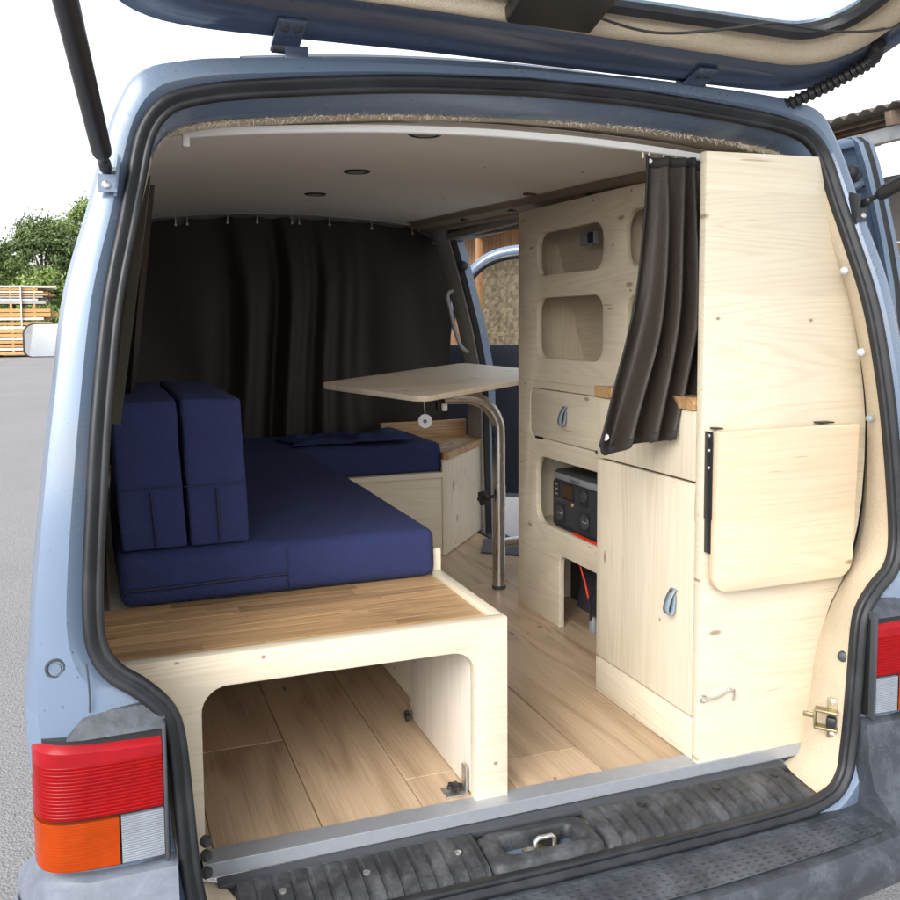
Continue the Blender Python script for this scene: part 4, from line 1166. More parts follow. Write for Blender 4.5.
# staves parallel to the diagonal door, clipped to the top's outline
def clip(poly, p, n):
    out = []
    for i in range(len(poly)):
        a, b = poly[i], poly[(i+1) % len(poly)]
        da, db = (a - p).dot(n), (b - p).dot(n)
        if da >= 0: out.append(a)
        if da * db < 0: out.append(a.lerp(b, da / (da - db)))
    return out
base = [Vector((a, b, 0)) for a, b in outline]
for k in range(-1, 9):
    q = P0 + nn * (0.012 - tp_w * k)
    pl = clip(clip(base, q, -nn), q - nn * (tp_w - 0.0006), nn)
    if len(pl) < 3: continue
    V = [p + Vector((0, 0, 0.384)) for p in pl] + [p + Vector((0, 0, 0.4115)) for p in pl]; m = len(pl)
    F = [tuple(range(m)), tuple(range(m, 2*m))] + [(i, (i+1) % m, m + (i+1) % m, m + i) for i in range(m)]
    cc = sum(pl, Vector()) / m
    mk('stave', V, F, oakY, ot, (cc.x, cc.y, 0.384), 0)
us = box('upstand', 1.14, 1.545, 3.8025, 3.822, 0.384, 0.485, oakZ, lc, 0.003)
for k in range(1, 5): obox('upstand_joint', Vector((1.14 + 0.082 * k, 3.8018, 0.434)), (0.0012, 0.001, 0.128), Matrix.Rotation(0.7, 3, 'Y'), edge_ply, us, 0.0)
# loop of string on the locker
tube('string_loop', spline([(1.27, 3.45, 0.4135), (1.31, 3.49, 0.416), (1.36, 3.54, 0.42), (1.37, 3.51, 0.414), (1.32, 3.46, 0.4135), (1.27, 3.43, 0.4135)], 5), 0.0016, trim_grey, lc, 6)

# ------------------------------------------------------------------ table on a bent steel leg
tb = thing('swivel_table', 'pine table top on a bent stainless steel leg beside the cabinet', 'table', (1.272, 2.838, 0))
TL, TN, TF = Vector((0.664, 2.934, 0.727)), Vector((0.886, 2.527, 0.703)), Vector((1.326, 3.296, 0.765))
eu = (TF - TL); ev = (TN - TL); Lu, Lv = eu.length, ev.length
eu.normalize(); ev = (ev - eu * ev.dot(eu)).normalized(); en = eu.cross(ev).normalized()
if en.z < 0: en = -en
def TT(u, v, w): return TL + eu * u + ev * v + en * (w - 0.018)
plate('table_top', [rrect(0, Lu, 0, Lv, 0.045, 6)], 0.018, TT, wood('pine_table', (0, 1, 2), (0.78, 0.685, 0.54), (0.60, 0.46, 0.29), (0.3, 0.17, 0.08), rings=0.35, grain=0.25, tone=0.05), tb, (1.0, 2.9, 0.72), 0.003)
leg = [Vector((1.272, 2.838, 0.006)), Vector((1.272, 2.838, 0.30)), Vector((1.272, 2.838, 0.52))]
r_ = 0.125
for k in range(1, 11):
    a = 0.5 * PI * k / 10
    leg.append(Vector((1.272 - r_ * (1 - math.cos(a)), 2.838, 0.545 + r_ * math.sin(a) * 1.0)))
leg.append(Vector((1.07, 2.842, 0.672)))
tube('leg', leg, 0.0225, steel, tb, 24)
tube('leg_collar', [(1.272, 2.838, 0.29), (1.272, 2.838, 0.362)], 0.0238, steel, tb, 24)
tube('floor_cap', [(1.272, 2.838, 0.0), (1.272, 2.838, 0.012)], 0.0236, charcoal, tb, 24)
tube('side_arm', [(1.272, 2.838, 0.158), (1.50, 2.86, 0.158)], 0.0165, steel, tb, 16)
obox('mount_plate', Vector((1.08, 2.842, 0.700)), (0.12, 0.08, 0.012), Matrix((eu, ev, en)).transposed(), charcoal, tb)
cyl('clamp_pin', (1.20, 2.82, 0.324), (1.252, 2.836, 0.324), 0.006, black, tb)
knob(tb, (1.215, 2.822, 0.324), 0.024, (-1, -0.25, 0))
box('cable_clip', 1.035, 1.06, 2.80, 2.82, 0.63, 0.665, black, tb, 0.003)
tg = thing('round_tag', 'round pale grey tag hanging on a wire below the pine table', 'tag', (0.921, 2.60, 0.60))
tube('wire', [(0.918, 2.60, 0.69), (0.919, 2.60, 0.665), (0.921, 2.60, 0.645)], 0.0016, zinc, tg, 6)
lathe('disc', (0.921, 2.60, 0.622), [(0.0205, 0.003), (0.022, 0.0), (0.0205, -0.003)], plain('pale_grey_felt', (0.55, 0.55, 0.56), 0.8), tg, 28, (-0.35, -0.93, 0.05))
lathe('rivet', Vector((0.921, 2.60, 0.622)) + Vector((-0.35, -0.93, 0.05)) * 0.003, [(0.006, 0.0), (0.005, 0.003)], charcoal, tg, 12, (-0.35, -0.93, 0.05))
hk = thing('cord_toggle', 'tiny clear cord toggle hanging under the table edge', 'toggle', (1.02, 2.70, 0.62))
box('toggle_body', 1.014, 1.032, 2.695, 2.708, 0.640, 0.664, white_pl, hk, 0.004)
tube('toggle_cord', [(1.023, 2.70, 0.66), (1.023, 2.705, 0.695)], 0.0018, black, hk, 6)

# ------------------------------------------------------------------ kitchen cabinet on the right
cab = thing('kitchen_cabinet', 'tall pine kitchen cabinet with rounded shelf openings along the right side', 'cabinet', (1.35, 2.1, 0))
BX = 1.27
bp_ol = [(2.672, 0.001), (2.672, 1.285), (1.56, 1.262), (1.56, 0.001), (1.95, 0.001), (1.95, 0.195)]
hole = arc(2.394 - 0.035, 0.224 - 0.035, 0.035, PI / 2, 0)
bp_ol = [(2.672, 0.001), (2.672, 1.268), (2.10, 1.262), (1.56, 1.25), (1.56, 0.001), (1.94, 0.001), (1.94, 0.224)] + hole + [(2.394, 0.001)]
H1 = rrect(2.150, 2.544, 1.060, 1.188, 0.045, 6); H2 = rrect(2.150, 2.544, 0.810, 0.993, 0.045, 6)
H3 = rrect(1.640, 2.044, 1.058, 1.200, 0.05, 6); H4 = rrect(1.640, 2.036, 0.810, 0.990, 0.05, 6)
H5 = rrect(2.00, 2.545, 0.298, 0.507, 0.05, 6); H6 = rrect(2.02, 2.588, 0.5625, 0.7165, 0.03, 6)
pp = plate('side_panel', [bp_ol, H1, H2, H3, H4, H5, H6], 0.018, lambda u, v, w: (BX + w, u, v), pineY, cab, (BX, 2.1, 0), 0.0015)
plate('flap', [rrect(2.0225, 2.5855, 0.565, 0.714, 0.028, 6)], 0.016, lambda u, v, w: (BX + 0.0008 + w, u, v), pineY, cab, (BX, 2.3, 0.6), 0.0015)
box('panel_edge', 1.2705, 1.2875, 2.6722, 2.6765, 0.002, 1.266, edge_ply, cab, 0.0005)
box('panel_joint', 1.2692, 1.2702, 1.96, 2.668, 0.7395, 0.7405, edge_ply, cab, 0.0)
box('panel_joint', 1.2692, 1.2702, 2.396, 2.668, 0.2055, 0.2065, edge_ply, cab, 0.0)
for y in (2.13, 2.50): box('flap_hinge', 1.2675, 1.2715, y, y + 0.05, 0.5595, 0.5665, black, cab, 0.0006)
# carcass inside
for z in (1.030, 0.778, 0.724, 0.535, 0.272): box('shelf', 1.289, 1.53, 1.60, 2.669, z - 0.0, z + 0.012, pineYf, cab, 0.0005)
plate('back_board', [[(1.60, 0.26), (2.668, 0.26), (2.668, 0.77), (1.60, 0.77)]], 0.006, lambda u, v, w: (1.535 + w, u, v), pineY, cab, (1.535, 2.1, 0.3))
plate('back_board', [[(1.60, 0.79), (2.668, 0.79), (2.668, 1.25), (1.60, 1.25)]], 0.006, lambda u, v, w: (1.50 + w - 0.12 * max(0, v - 0.8) / 0.45, u, v), pineY, cab, (1.49, 2.1, 0.8))
box('end_board', 1.2885, 1.53, 2.655, 2.6718, 0.002, 1.262, pineZ, cab, 0.001)
box('divider', 1.2885, 1.49, 2.088, 2.104, 0.79, 1.24, pineZ, cab, 0.001)
obox('brace', Vector((1.40, 2.34, 1.12)), (0.012, 0.006, 0.20), Matrix.Rotation(0.35, 3, 'X'), pineZ, cab, 0.001)
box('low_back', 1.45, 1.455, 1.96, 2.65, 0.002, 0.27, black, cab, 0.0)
sk_ = box('socket', 1.33, 1.345, 2.30, 2.385, 1.140, 1.180, greypl, cab, 0.003)
box('socket_switch', 1.326, 1.3305, 2.305, 2.335, 1.145, 1.175, black, sk_, 0.002)
# front unit with drawer and door
FX = 1.135
box('kickboard', FX + 0.0005, FX + 0.0185, 1.5515, 1.945, 0.001, 0.0895, pineY, cab, 0.002)
dr = box('door', FX, FX + 0.018, 1.5545, 1.944, 0.0935, 0.5855, pineZ, cab, 0.003)
dw = box('drawer_front', FX, FX + 0.018, 1.5545, 1.944, 0.5905, 0.7365, pineZ, cab, 0.003)
box('unit_side', FX + 0.0195, BX, 1.928, 1.944, 0.002, 0.7365, pineZx, cab, 0.001)
wt = put(bpy.data.objects.new('oak_worktop', None), cab, (1.3, 1.75, 0.738))
for k in range(5):
    y0 = 1.5525 + 0.0795 * k
    box('stave', FX - 0.006, 1.2690, y0 + 0.0003, y0 + 0.0792, 0.738, 0.7635, oakX, wt, 0.0008, 1)
ep = [(FX, 0.001), (1.412, 0.001), (1.417, 0.02), (1.430, 0.12), (1.446, 0.226), (1.476, 0.305), (1.508, 0.355), (1.530, 0.411), (1.545, 0.47), (1.554, 0.53), (1.559, 0.62), (1.558, 0.70), (1.551, 0.76), (1.539, 0.832), (1.516, 0.93), (1.483, 1.05), (1.454, 1.17), (1.430, 1.246), (1.412, 1.256), (FX, 1.253)]
plate('end_panel', [ep], 0.020, lambda u, v, w: (u, 1.5305 + w, v), wood('pine_end_panel', (0, 2, 1), **{**PINE, 'strip': 0.21, 'knots': 0.42}), cab, (1.3, 1.53, 0), 0.0015)
# fold-down leaf on the end panel
fl_ = put(bpy.data.objects.new('folding_leaf', None), cab, (1.32, 1.49, 0.4))
Lf = rrect(1.143, 1.500, 0.370, 0.701, 0.03, 6, (0.035, 0.04, 0.006, 0.006))
plate('leaf_board', [Lf], 0.020, lambda u, v, w: (u, 1.487 + w + 0.010 * (0.701 - v) / 0.33, v + 0.000 * u), wood('pine_leaf', (0, 2, 1), **{**PINE, 'light': (0.70, 0.56, 0.395), 'strip': 0.115, 'knots': 0.6}), fl_, (1.32, 1.49, 0.5), 0.004)
box('leaf_bracket', 1.1405, 1.1425, 1.505, 1.5298, 0.52, 0.698, black, fl_, 0.0005)
box('leaf_stay', 1.1425, 1.1445, 1.508, 1.5298, 0.45, 0.53, black, fl_, 0.0005)
box('leaf_hinge', 1.152, 1.168, 1.507, 1.5295, 0.7025, 0.7055, black, fl_, 0.0008)
box('leaf_hinge', 1.415, 1.450, 1.507, 1.5295, 0.7025, 0.7055, black, fl_, 0.0008)
for z in (0.69, 0.66, 0.625): lathe('bracket_rivet', (1.1405, 1.516, z), [(0.004, 0), (0.003, 0.002)], zinc, fl_, 10, (-1, 0, 0))
# hook and eye on the end panel
hk2 = put(bpy.data.objects.new('hook_and_eye', None), cab, (1.17, 1.525, 0.13))
tube('hook', spline([(1.148, 1.524, 0.142), (1.165, 1.520, 0.141), (1.185, 1.522, 0.144), (1.205, 1.524, 0.152), (1.208, 1.524, 0.158)], 5), 0.0022, zinc, hk2, 8)
tube('eye', [(1.143 + 0.007 * math.cos(a), 1.524, 0.142 + 0.007 * math.sin(a)) for a in [k * PI / 8 for k in range(16)]], 0.0018, zinc, hk2, 6, True)
tube('hook_end', spline([(1.205, 1.5295, 0.150), (1.205, 1.522, 0.152), (1.216, 1.521, 0.152), (1.220, 1.524, 0.148), (1.219, 1.525, 0.126)], 5), 0.0022, zinc, hk2, 8)
# leather loop pulls
def pull(x, y, z, parent):
    h = put(bpy.data.objects.new('handle', None), parent, (x, y, z))
    V, F = [], []
    path = spline([(0.0, 0.025), (-0.004, 0.022), (-0.016, 0.005), (-0.022, -0.016), (-0.018, -0.028), (-0.008, -0.026), (-0.004, -0.008), (-0.003, 0.012), (-0.002, 0.024)] and [(0.0, 0, 0.025), (-0.006, 0, 0.024), (-0.017, 0, 0.006), (-0.023, 0, -0.016), (-0.018, 0, -0.029), (-0.008, 0, -0.026), (-0.004, 0, -0.008), (-0.003, 0, 0.012)], 4)
    for p in path:
        for s in (-0.0095, 0.0095): V.append(Vector((x + p.x, y + s, z + p.z)))
    m = len(path)
    F = [(2*i, 2*i+1, 2*i+3, 2*i+2) for i in range(m - 1)]
    o = mk('leather_loop', V, F, leather, h, (x, y, z), 60)
    md = o.modifiers.new('thick', 'SOLIDIFY'); md.thickness = 0.0026
    lathe('rivet', (x - 0.0065, y, z + 0.020), [(0.0055, 0), (0.005, 0.0025), (0.002, 0.004)], brass, h, 14, (-1, 0, 0.3))
pull(FX - 0.001, 1.615, 0.325, dr)
pull(BX - 0.001, 2.352, 0.648, cab)

# ------------------------------------------------------------------ power station in its cubby
ps = thing('power_station', 'charcoal portable power station standing in the lower cabinet opening', 'power station', (1.42, 2.27, 0.284))
PX, py0, py1, pz0, pz1 = 1.305, 2.06, 2.455, 0.2855, 0.470
mkbm('case', box_bm(PX, PX + 0.20, py0, py1, pz0, pz1, 0.018, 4), charcoal, ps, (PX + 0.1, 2.25, pz0))
fp = plate('front_panel', [rrect(py0 + 0.085, py1 - 0.012, pz0 + 0.012, pz1 - 0.032, 0.012, 4)], 0.004, lambda u, v, w: (PX - 0.0035 + w, u, v), plain('dark_panel', (0.03, 0.034, 0.042), 0.4), ps, (PX, 2.25, 0.38), 0.001)
box('grey_band', PX - 0.004, PX + 0.10, py0 + 0.01, py1 - 0.02, pz1 - 0.030, pz1 - 0.010, greypl, ps, 0.005)
mkbm('grey_cheek', box_bm(PX - 0.005, PX + 0.12, py0 - 0.003, py0 + 0.075, pz0 + 0.075, pz1 - 0.006, 0.012, 3), greypl, ps, (PX, py0, 0.4))
plate('screen', [rrect(2.318, 2.378, 0.392, 0.432, 0.005, 3)], 0.003, lambda u, v, w: (PX - 0.0055 + w, u, v), screen_m, fp, (PX, 2.34, 0.41))
plate('screen_bezel', [rrect(2.310, 2.386, 0.386, 0.437, 0.007, 3), rrect(2.3165, 2.3795, 0.3905, 0.4335, 0.005, 3)], 0.004, lambda u, v, w: (PX - 0.006 + w, u, v), black, fp, (PX, 2.34, 0.41))
for yy in (2.395, 2.245):
    plate('socket_plate', [rrect(yy - 0.030, yy + 0.030, 0.312, 0.368, 0.008, 3)], 0.003, lambda u, v, w: (PX - 0.005 + w, u, v), black, fp, (PX, yy, 0.34))
    lathe('socket_well', (PX - 0.0052, yy, 0.340), [(0.023, 0), (0.022, 0.002), (0.018, 0.0005)], charcoal, fp, 20, (-1, 0, 0))
    for dy in (-0.008, 0.008): lathe('socket_pin', (PX - 0.006, yy + dy, 0.340), [(0.0032, 0), (0.0028, 0.002)], zinc, fp, 8, (-1, 0, 0))
plate('twelve_volt_port', [rrect(2.225, 2.275, 0.385, 0.437, 0.01, 3)], 0.003, lambda u, v, w: (PX - 0.005 + w, u, v), black, fp, (PX, 2.25, 0.41))
lathe('port_cap', (PX - 0.005, 2.25, 0.414), [(0.017, 0), (0.016, 0.004), (0.010, 0.005)], charcoal, fp, 20, (-1, 0, 0))
plate('usb_block', [rrect(2.402, 2.436, 0.385, 0.437, 0.006, 3)], 0.003, lambda u, v, w: (PX - 0.005 + w, u, v), black, fp, (PX, 2.42, 0.41))
for k in range(3): box('usb_port', PX - 0.0065, PX - 0.0045, 2.411, 2.427, 0.393 + 0.015 * k, 0.398 + 0.015 * k, greypl, fp, 0.0006)
lathe('power_button', (PX - 0.0045, 2.318, 0.377), [(0.006, 0), (0.005, 0.002)], plain('lit_amber_button', (0.55, 0.3, 0.12), 0.4), fp, 12, (-1, 0, 0))
# illegible small print on the grey band, as dark marks
for k, h in enumerate((0.009, 0.006, 0.007, 0.006, 0.007)):
    box('print_mark', PX - 0.0046, PX - 0.0038, 2.330 - 0.013 * k, 2.338 - 0.013 * k, pz1 - 0.024, pz1 - 0.024 + h, charcoal, ps, 0.0)
ps.location.y += 0.05
# cables and the pan lid stored below
rc = tube('power_cable', spline([(1.283, 2.33, 0.3025), (1.280, 2.25, 0.3022), (1.281, 2.16, 0.3025), (1.285, 2.05, 0.3030)], 6), 0.0042, red_w, None, 8)
tag(rc, 'red cable lying in front of the power station', 'cable')
c3 = thing('wiring', 'black and red wiring hanging in the dark opening under the power station', 'cable', (1.33, 2.3, 0.01))
tube('red_wire', spline([(1.32, 2.355, 0.262), (1.318, 2.35, 0.20), (1.325, 2.335, 0.15), (1.33, 2.32, 0.10)], 6), 0.0035, red_w, c3, 8)
tube('black_wire', spline([(1.33, 2.32, 0.10), (1.335, 2.318, 0.06), (1.34, 2.32, 0.02), (1.35, 2.31, 0.006)], 6), 0.0045, black, c3, 8)
tube('black_wire', spline([(1.33, 2.322, 0.09), (1.33, 2.30, 0.135), (1.335, 2.25, 0.16), (1.34, 2.18, 0.165), (1.35, 2.05, 0.15)], 6), 0.004, black, c3, 8)
lathe('plug', (1.345, 2.318, 0.002), [(0.014, 0), (0.014, 0.03), (0.006, 0.045)], greypl, c3, 14)
pot = thing('water_bottle', 'rounded pale grey container on the floor inside the low cabinet opening', 'container', (1.36, 2.14, 0))
lathe('body', (1.36, 2.15, 0.0005), [(0.055, 0), (0.068, 0.01), (0.072, 0.05), (0.064, 0.09), (0.045, 0.115), (0.02, 0.125)], plain('pale_grey_plastic', (0.45, 0.45, 0.44), 0.4), pot, 28)
lathe('cap', (1.36, 2.15, 0.1245), [(0.018, 0), (0.018, 0.018), (0.014, 0.022)], greypl, pot, 18)

# ------------------------------------------------------------------ curtains and rails
rail = thing('rear_curtain_rail', 'white plastic curtain rail under the rear edge of the ceiling', 'curtain rail', (XC, 1.66, 1.28))
pts = [Vector((x, 1.662, ceil_z(x, 1.662) - 0.010)) for x in [0.152 + (1.42 - 0.152) * k / 30 for k in range(31)]]
rg = [[p + Vector((0, dy, dz)) for p in pts] for dy, dz in ((-0.006, 0.0), (-0.006, -0.012), (-0.003, -0.014), (0.006, -0.014), (0.009, -0.011), (0.009, 0.0))]
V, F = loft(rg); mk('track', V, F, white_pl, rail, (XC, 1.66, 1.28), 30)
box('end_stop', 0.146, 0.158, 1.652, 1.672, pts[0].z - 0.030, pts[0].z - 0.006, white_pl, rail, 0.002)
for x in (1.075, 1.09, 1.125, 1.14, 1.155, 1.17, 1.185, 1.20): tube('glider', [(x, 1.663, ceil_z(x, 1.66) - 0.018), (x, 1.663, ceil_z(x, 1.66) - 0.036)], 0.0022, white_pl, rail, 6)

rcur = thing('rear_curtain', 'dark brown rear curtain bunched beside the end panel above the drawer', 'curtain', (1.12, 1.64, 0.65))
nu, nv = 90, 60
zt = 1.262
left = [(zt, 1.072), (1.126, 1.064), (0.984, 1.045), (0.89, 1.018), (0.801, 0.982), (0.665, 0.930)]
right = [(zt, 1.215), (1.126, 1.215), (0.984, 1.212), (0.89, 1.205), (0.801, 1.190), (0.665, 1.158)]
def itp(tab, z):
    sp = SPL.setdefault(id(tab), spline([(a, b, 0) for a, b in tab], 12))
    for a, b in zip(sp, sp[1:]):
        if b.x <= z <= a.x: return a.y + (b.y - a.y) * (a.x - z) / (a.x - b.x)
    return sp[-1].y if z < sp[-1].x else sp[0].y
SPL = {}
V, F = [], []
for j in range(nv + 1):
    f = j / nv
    for i in range(nu + 1):
        u = i / nu
        z = zt - f * (zt - 0.668)
        xl, xr = itp(left, z), itp(right, z)
        ph = 2 * PI * (3.8 * u ** 1.3 + 0.16 * mnoise.noise(Vector((u * 4, f * 1.1, 3))) + 0.06 * math.sin(2.0 * f + 1)) - 0.9
        ampt = 0.008 + 0.020 * min(f * 1.6, 1)
        fold = math.sin(ph) + 0.12 * math.sin(2 * ph + 0.8 + f) + 0.45 * mnoise.noise(Vector((u * 3.5, f * 1.4, 7))) + 0.10 * mnoise.noise(Vector((u * 11, f * 6, 2)))
        x = xl + (xr - xl) * u
        y = 1.648 - 0.035 * f * (1 - 0.5 * u) + ampt * fold
        if u < 0.03: y += 0.004
        pinch = max(0, 1 - f / 0.28)
        y -= 0.012 * pinch * math.exp(-((u - 0.55) / 0.10) ** 2)
        zb = z - f * (0.018 * math.sin(PI * min(u / 0.38, 1)) * (u < 0.38) + 0.006 * math.sin(ph)) + 0.010 * (1 - f) * (-abs(math.sin(2.6 * PI * u)) * 0.5)
        V.append(Vector((x, y, zb)))
for j in range(nv):
    for i in range(nu): F.append((j*(nu+1)+i, j*(nu+1)+i+1, (j+1)*(nu+1)+i+1, (j+1)*(nu+1)+i))
o = mk('cloth', V, F, brown_c, rcur, (1.12, 1.64, 0.65), 80)
md = o.modifiers.new('thick', 'SOLIDIFY'); md.thickness = 0.0016
def hem_strip(idx0, idx1, name):
    HV, HF = [], []
    for a, b in zip(idx0, idx1):
        pa, pb = V[a], V[b]
        HV += [pa + Vector((0, -0.0022, 0)), pb + Vector((0, -0.0022, 0))]
    m = len(idx0); HF = [(2*i, 2*i+1, 2*i+3, 2*i+2) for i in range(m - 1)]
    h = mk(name, HV, HF, hem_m, rcur, (1.12, 1.64, 0.65), 80)
    md = h.modifiers.new('thick', 'SOLIDIFY'); md.thickness = 0.0022; md.offset = 0
hem_strip([nv*(nu+1)+i for i in range(nu+1)], [(nv-2)*(nu+1)+i for i in range(nu+1)], 'bottom_hem')
hem_strip([j*(nu+1) for j in range(nv+1)], [j*(nu+1)+4 for j in range(nv+1)], 'side_hem')
hem_strip([i for i in range(nu+1)], [2*(nu+1)+i for i in range(nu+1)], 'top_hem')
q = V[(nv-3)*(nu+1) + 8]
lathe('snap_button', q + Vector((0, -0.002, 0)), [(0.0075, 0), (0.007, 0.003), (0.003, 0.0045)], white_pl, rcur, 16, (-0.3, -1, 0))
q = V[1*(nu+1) + 6]
lathe('snap_button', q + Vector((0, -0.002, 0)), [(0.0065, 0), (0.006, 0.003), (0.003, 0.004)], zinc, rcur, 16, (-0.3, -1, 0))

frail = thing('front_curtain_rail', 'thin bowed curtain rail under the ceiling above the black curtain', 'curtain rail', (XC, 3.83, 1.35))
pts = [Vector((x, 3.84 - 0.03 * math.cos((x - XC) * 2), ceil_z(x, 3.84) - 0.005)) for x in [0.06 + (1.44 - 0.06) * k / 24 for k in range(25)]]
tube('track', pts, 0.007, trim_grey, frail, 8)
fcur = thing('front_curtain', 'black full-width curtain hung on hooks behind the front bench', 'curtain', (XC, 3.85, 0.1))
nu, nv = 150, 44
hooks = [0.075, 0.30, 0.345, 0.505, 0.625, 0.77, 0.80, 0.93, 1.115, 1.30, 1.40]
V, F = [], []
for j in range(nv + 1):
    f = j / nv
    for i in range(nu + 1):
        u = i / nu
        xr = 1.425 + 0.07 * min(1, (f * 4)) ** 0.8 * (f < 0.25) + (0.07 if f >= 0.25 else 0) - 0.05 * max(0, f - 0.4)
        x = -0.035 + (xr + 0.035) * u
        zt_ = ceil_z(min(x, 1.40), 3.84) - 0.016
        ds = [abs(x - h) for h in hooks]
        # sag between hooks
        k = max([q for q in range(len(hooks)) if hooks[q] <= x], default=0); k2 = min(k + 1, len(hooks) - 1)
        span = max(hooks[k2] - hooks[k], 0.02); w = min(max((x - hooks[k]) / span, 0), 1)
        sag = (0.030 if k in (1, 5) else 0.007) * math.sin(PI * w)
        sag += 0.06 * max(0, (u - 0.93) / 0.07) ** 1.5
        top_z = zt_ - sag
        z = top_z + (0.36 - top_z) * f
        ph = 2 * PI * (5.2 * u + 0.35 * math.sin(3 * u * PI + 1.2) + 0.10 * math.sin(f * 3 + u * 9))
        amp = 0.012 + 0.030 * min(1, f * 2)
        y = 3.855 + amp * (math.sin(ph) * (0.6 + 0.4 * math.sin(u * 17)) + 0.35 * math.sin(2.1 * ph + 2)) + 0.012 * mnoise.noise(Vector((x * 6, z * 2.2, 4)))
        V.append(Vector((x, y, z)))
for j in range(nv):
    for i in range(nu): F.append((j*(nu+1)+i, j*(nu+1)+i+1, (j+1)*(nu+1)+i+1, (j+1)*(nu+1)+i))
mk('cloth', V, F, black_c, fcur, (XC, 3.85, 0.36), 80)
for h in hooks[1:10]:
    z = ceil_z(h, 3.82) - 0.008
    tube('hook', [(h, 3.818, z), (h, 3.814, z - 0.018), (h, 3.818, z - 0.034)], 0.0022, zinc, fcur, 6)
    lathe('hook_end', (h, 3.812, z - 0.036), [(0.006, 0), (0.005, 0.004)], zinc, fcur, 10, (0, -1, 0))
# dark curtains and felt along the left windows
def drape(name, label, x0, y0, y1, z0, z1, mat, amp, folds, lean=0.0, seed=0):
    V, F = [], []; nu, nv = 50, 20
    for j in range(nv + 1):
        f = j / nv
        for i in range(nu + 1):
            u = i / nu; z = z1 + (z0 - z1) * f
            V.append(Vector((x0 + lean * f + amp * math.sin(2 * PI * folds * u + seed + 0.4 * f), y0 + (y1 - y0) * u, z)))
    for j in range(nv):
        for i in range(nu): F.append((j*(nu+1)+i, j*(nu+1)+i+1, (j+1)*(nu+1)+i+1, (j+1)*(nu+1)+i))
    o = mk(name, V, F, mat, None, (x0, (y0+y1)/2, z0), 80)
    return tag(o, label, 'curtain')
drape('window_curtain', 'dark window curtain hanging along the left wall above the backrest cushions', 0.112, 2.15, 3.6, 0.72, 1.235, brown_c, 0.018, 9, -0.065)
drape('window_curtain', 'grey felt curtain edge hanging just inside the left rear pillar', 0.088, 1.72, 2.02, 0.74, 1.19, felt, 0.009, 2.2, -0.068, 1)

# ------------------------------------------------------------------ carpet scrap by the side door
V, F = [], []
for a, b in ((1.40, 3.30), (1.50, 3.50), (1.62, 3.45), (1.52, 3.20)): V.append(Vector((a, b, 0.001)))
V += [v + Vector((0, 0, 0.006)) for v in V]
o = mk('carpet_mat', V, [(0, 1, 2, 3), (4, 5, 6, 7)] + [(i, (i+1) % 4, 4 + (i+1) % 4, 4 + i) for i in range(4)], carpet, None, (1.5, 3.35, 0), 0)
tag(o, 'small blue-grey carpet mat on the floor beside the side door', 'mat')

# ================================================================== outside
# ------------------------------------------------------------------ stacked lumber across the yard
def lumber(x0, x1, y0, y1, z0, layers, label, seed):
    rnd = random.Random(seed)
    t = thing('lumber_stack', label, 'lumber', ((x0+x1)/2, (y0+y1)/2, z0), 'stacked timber across the yard')
    z = z0
    for (th_, mat, inset, gap) in layers:
        n = 4; d = (y1 - y0) / n
        for k in range(n):
            e = rnd.uniform(-0.25, 0.15) - inset
            box('board', x0 + rnd.uniform(-0.1, 0.1), x1 + e, y0 + k * d + 0.01 + rnd.uniform(0, 0.04), y0 + (k+1) * d - 0.01, z, z + th_, mat, t, 0.006, 1)
        z += th_
        if gap:
            for k in range(7):
                xk = x0 + 0.3 + (x1 - x0 - 0.9) * k / 6
                box('sticker', xk - 0.05, xk + 0.05, y0 + 0.02, y1 - 0.02, z + 0.001, z + gap - 0.001, rawwood, t, 0.0)
            z += gap
    return t, z
greyw = plain('grey_weathered_board', (0.34, 0.33, 0.31), 0.8, var=0.3)
gz = GROUND
L1 = [(0.16, rawwood, 0, 0.05), (0.12, rawpale, 0, 0.03), (0.14, rawwood, 0, 0.05), (0.13, rawwood, 0.05, 0.03), (0.10, rawpale, 0, 0.05), (0.16, rawwood, 0, 0.04), (0.15, rawwood, 0, 0.03), (0.13, rawpale, 0, 0.05), (0.16, rawwood, 0, 0.03)]
L2 = [(0.12, rawpale, 0.05, 0.03), (0.20, rawwood, -0.3, 0.03), (0.16, rawwood, 0, 0.24), (0.13, greyw, 0.2, 0.03), (0.09, rawpale, 0.2, 0.05), (0.08, greyw, 0.1, 0.03), (0.10, rawwood, -0.2, 0.04), (0.07, rawpale, 0.1, 0.03), (0.10, rawwood, 0.2, 0.03), (0.10, rawpale, -0.4, 0)]
t1, zz1 = lumber(-9.5, -2.3, 48.2, 51.0, gz + 0.12, L1, 'lower pack of orange and pale sawn boards in the tall lumber stack', 3)
for k in range(4):
    box('bearer', -9.2 + k * 2.2, -9.05 + k * 2.2, 48.3, 50.9, gz, gz + 0.119, rawwood, t1, 0.004)
t2, zz2 = lumber(-9.5, -2.35, 48.3, 50.9, zz1 + 0.06, L2, 'upper pack of mixed grey, white and orange boards topping the lumber stack', 4)
box('strap', -3.55, -3.51, 48.18, 51.02, zz1 - 0.3, zz2 + 0.01, white_pl, t2, 0.0)

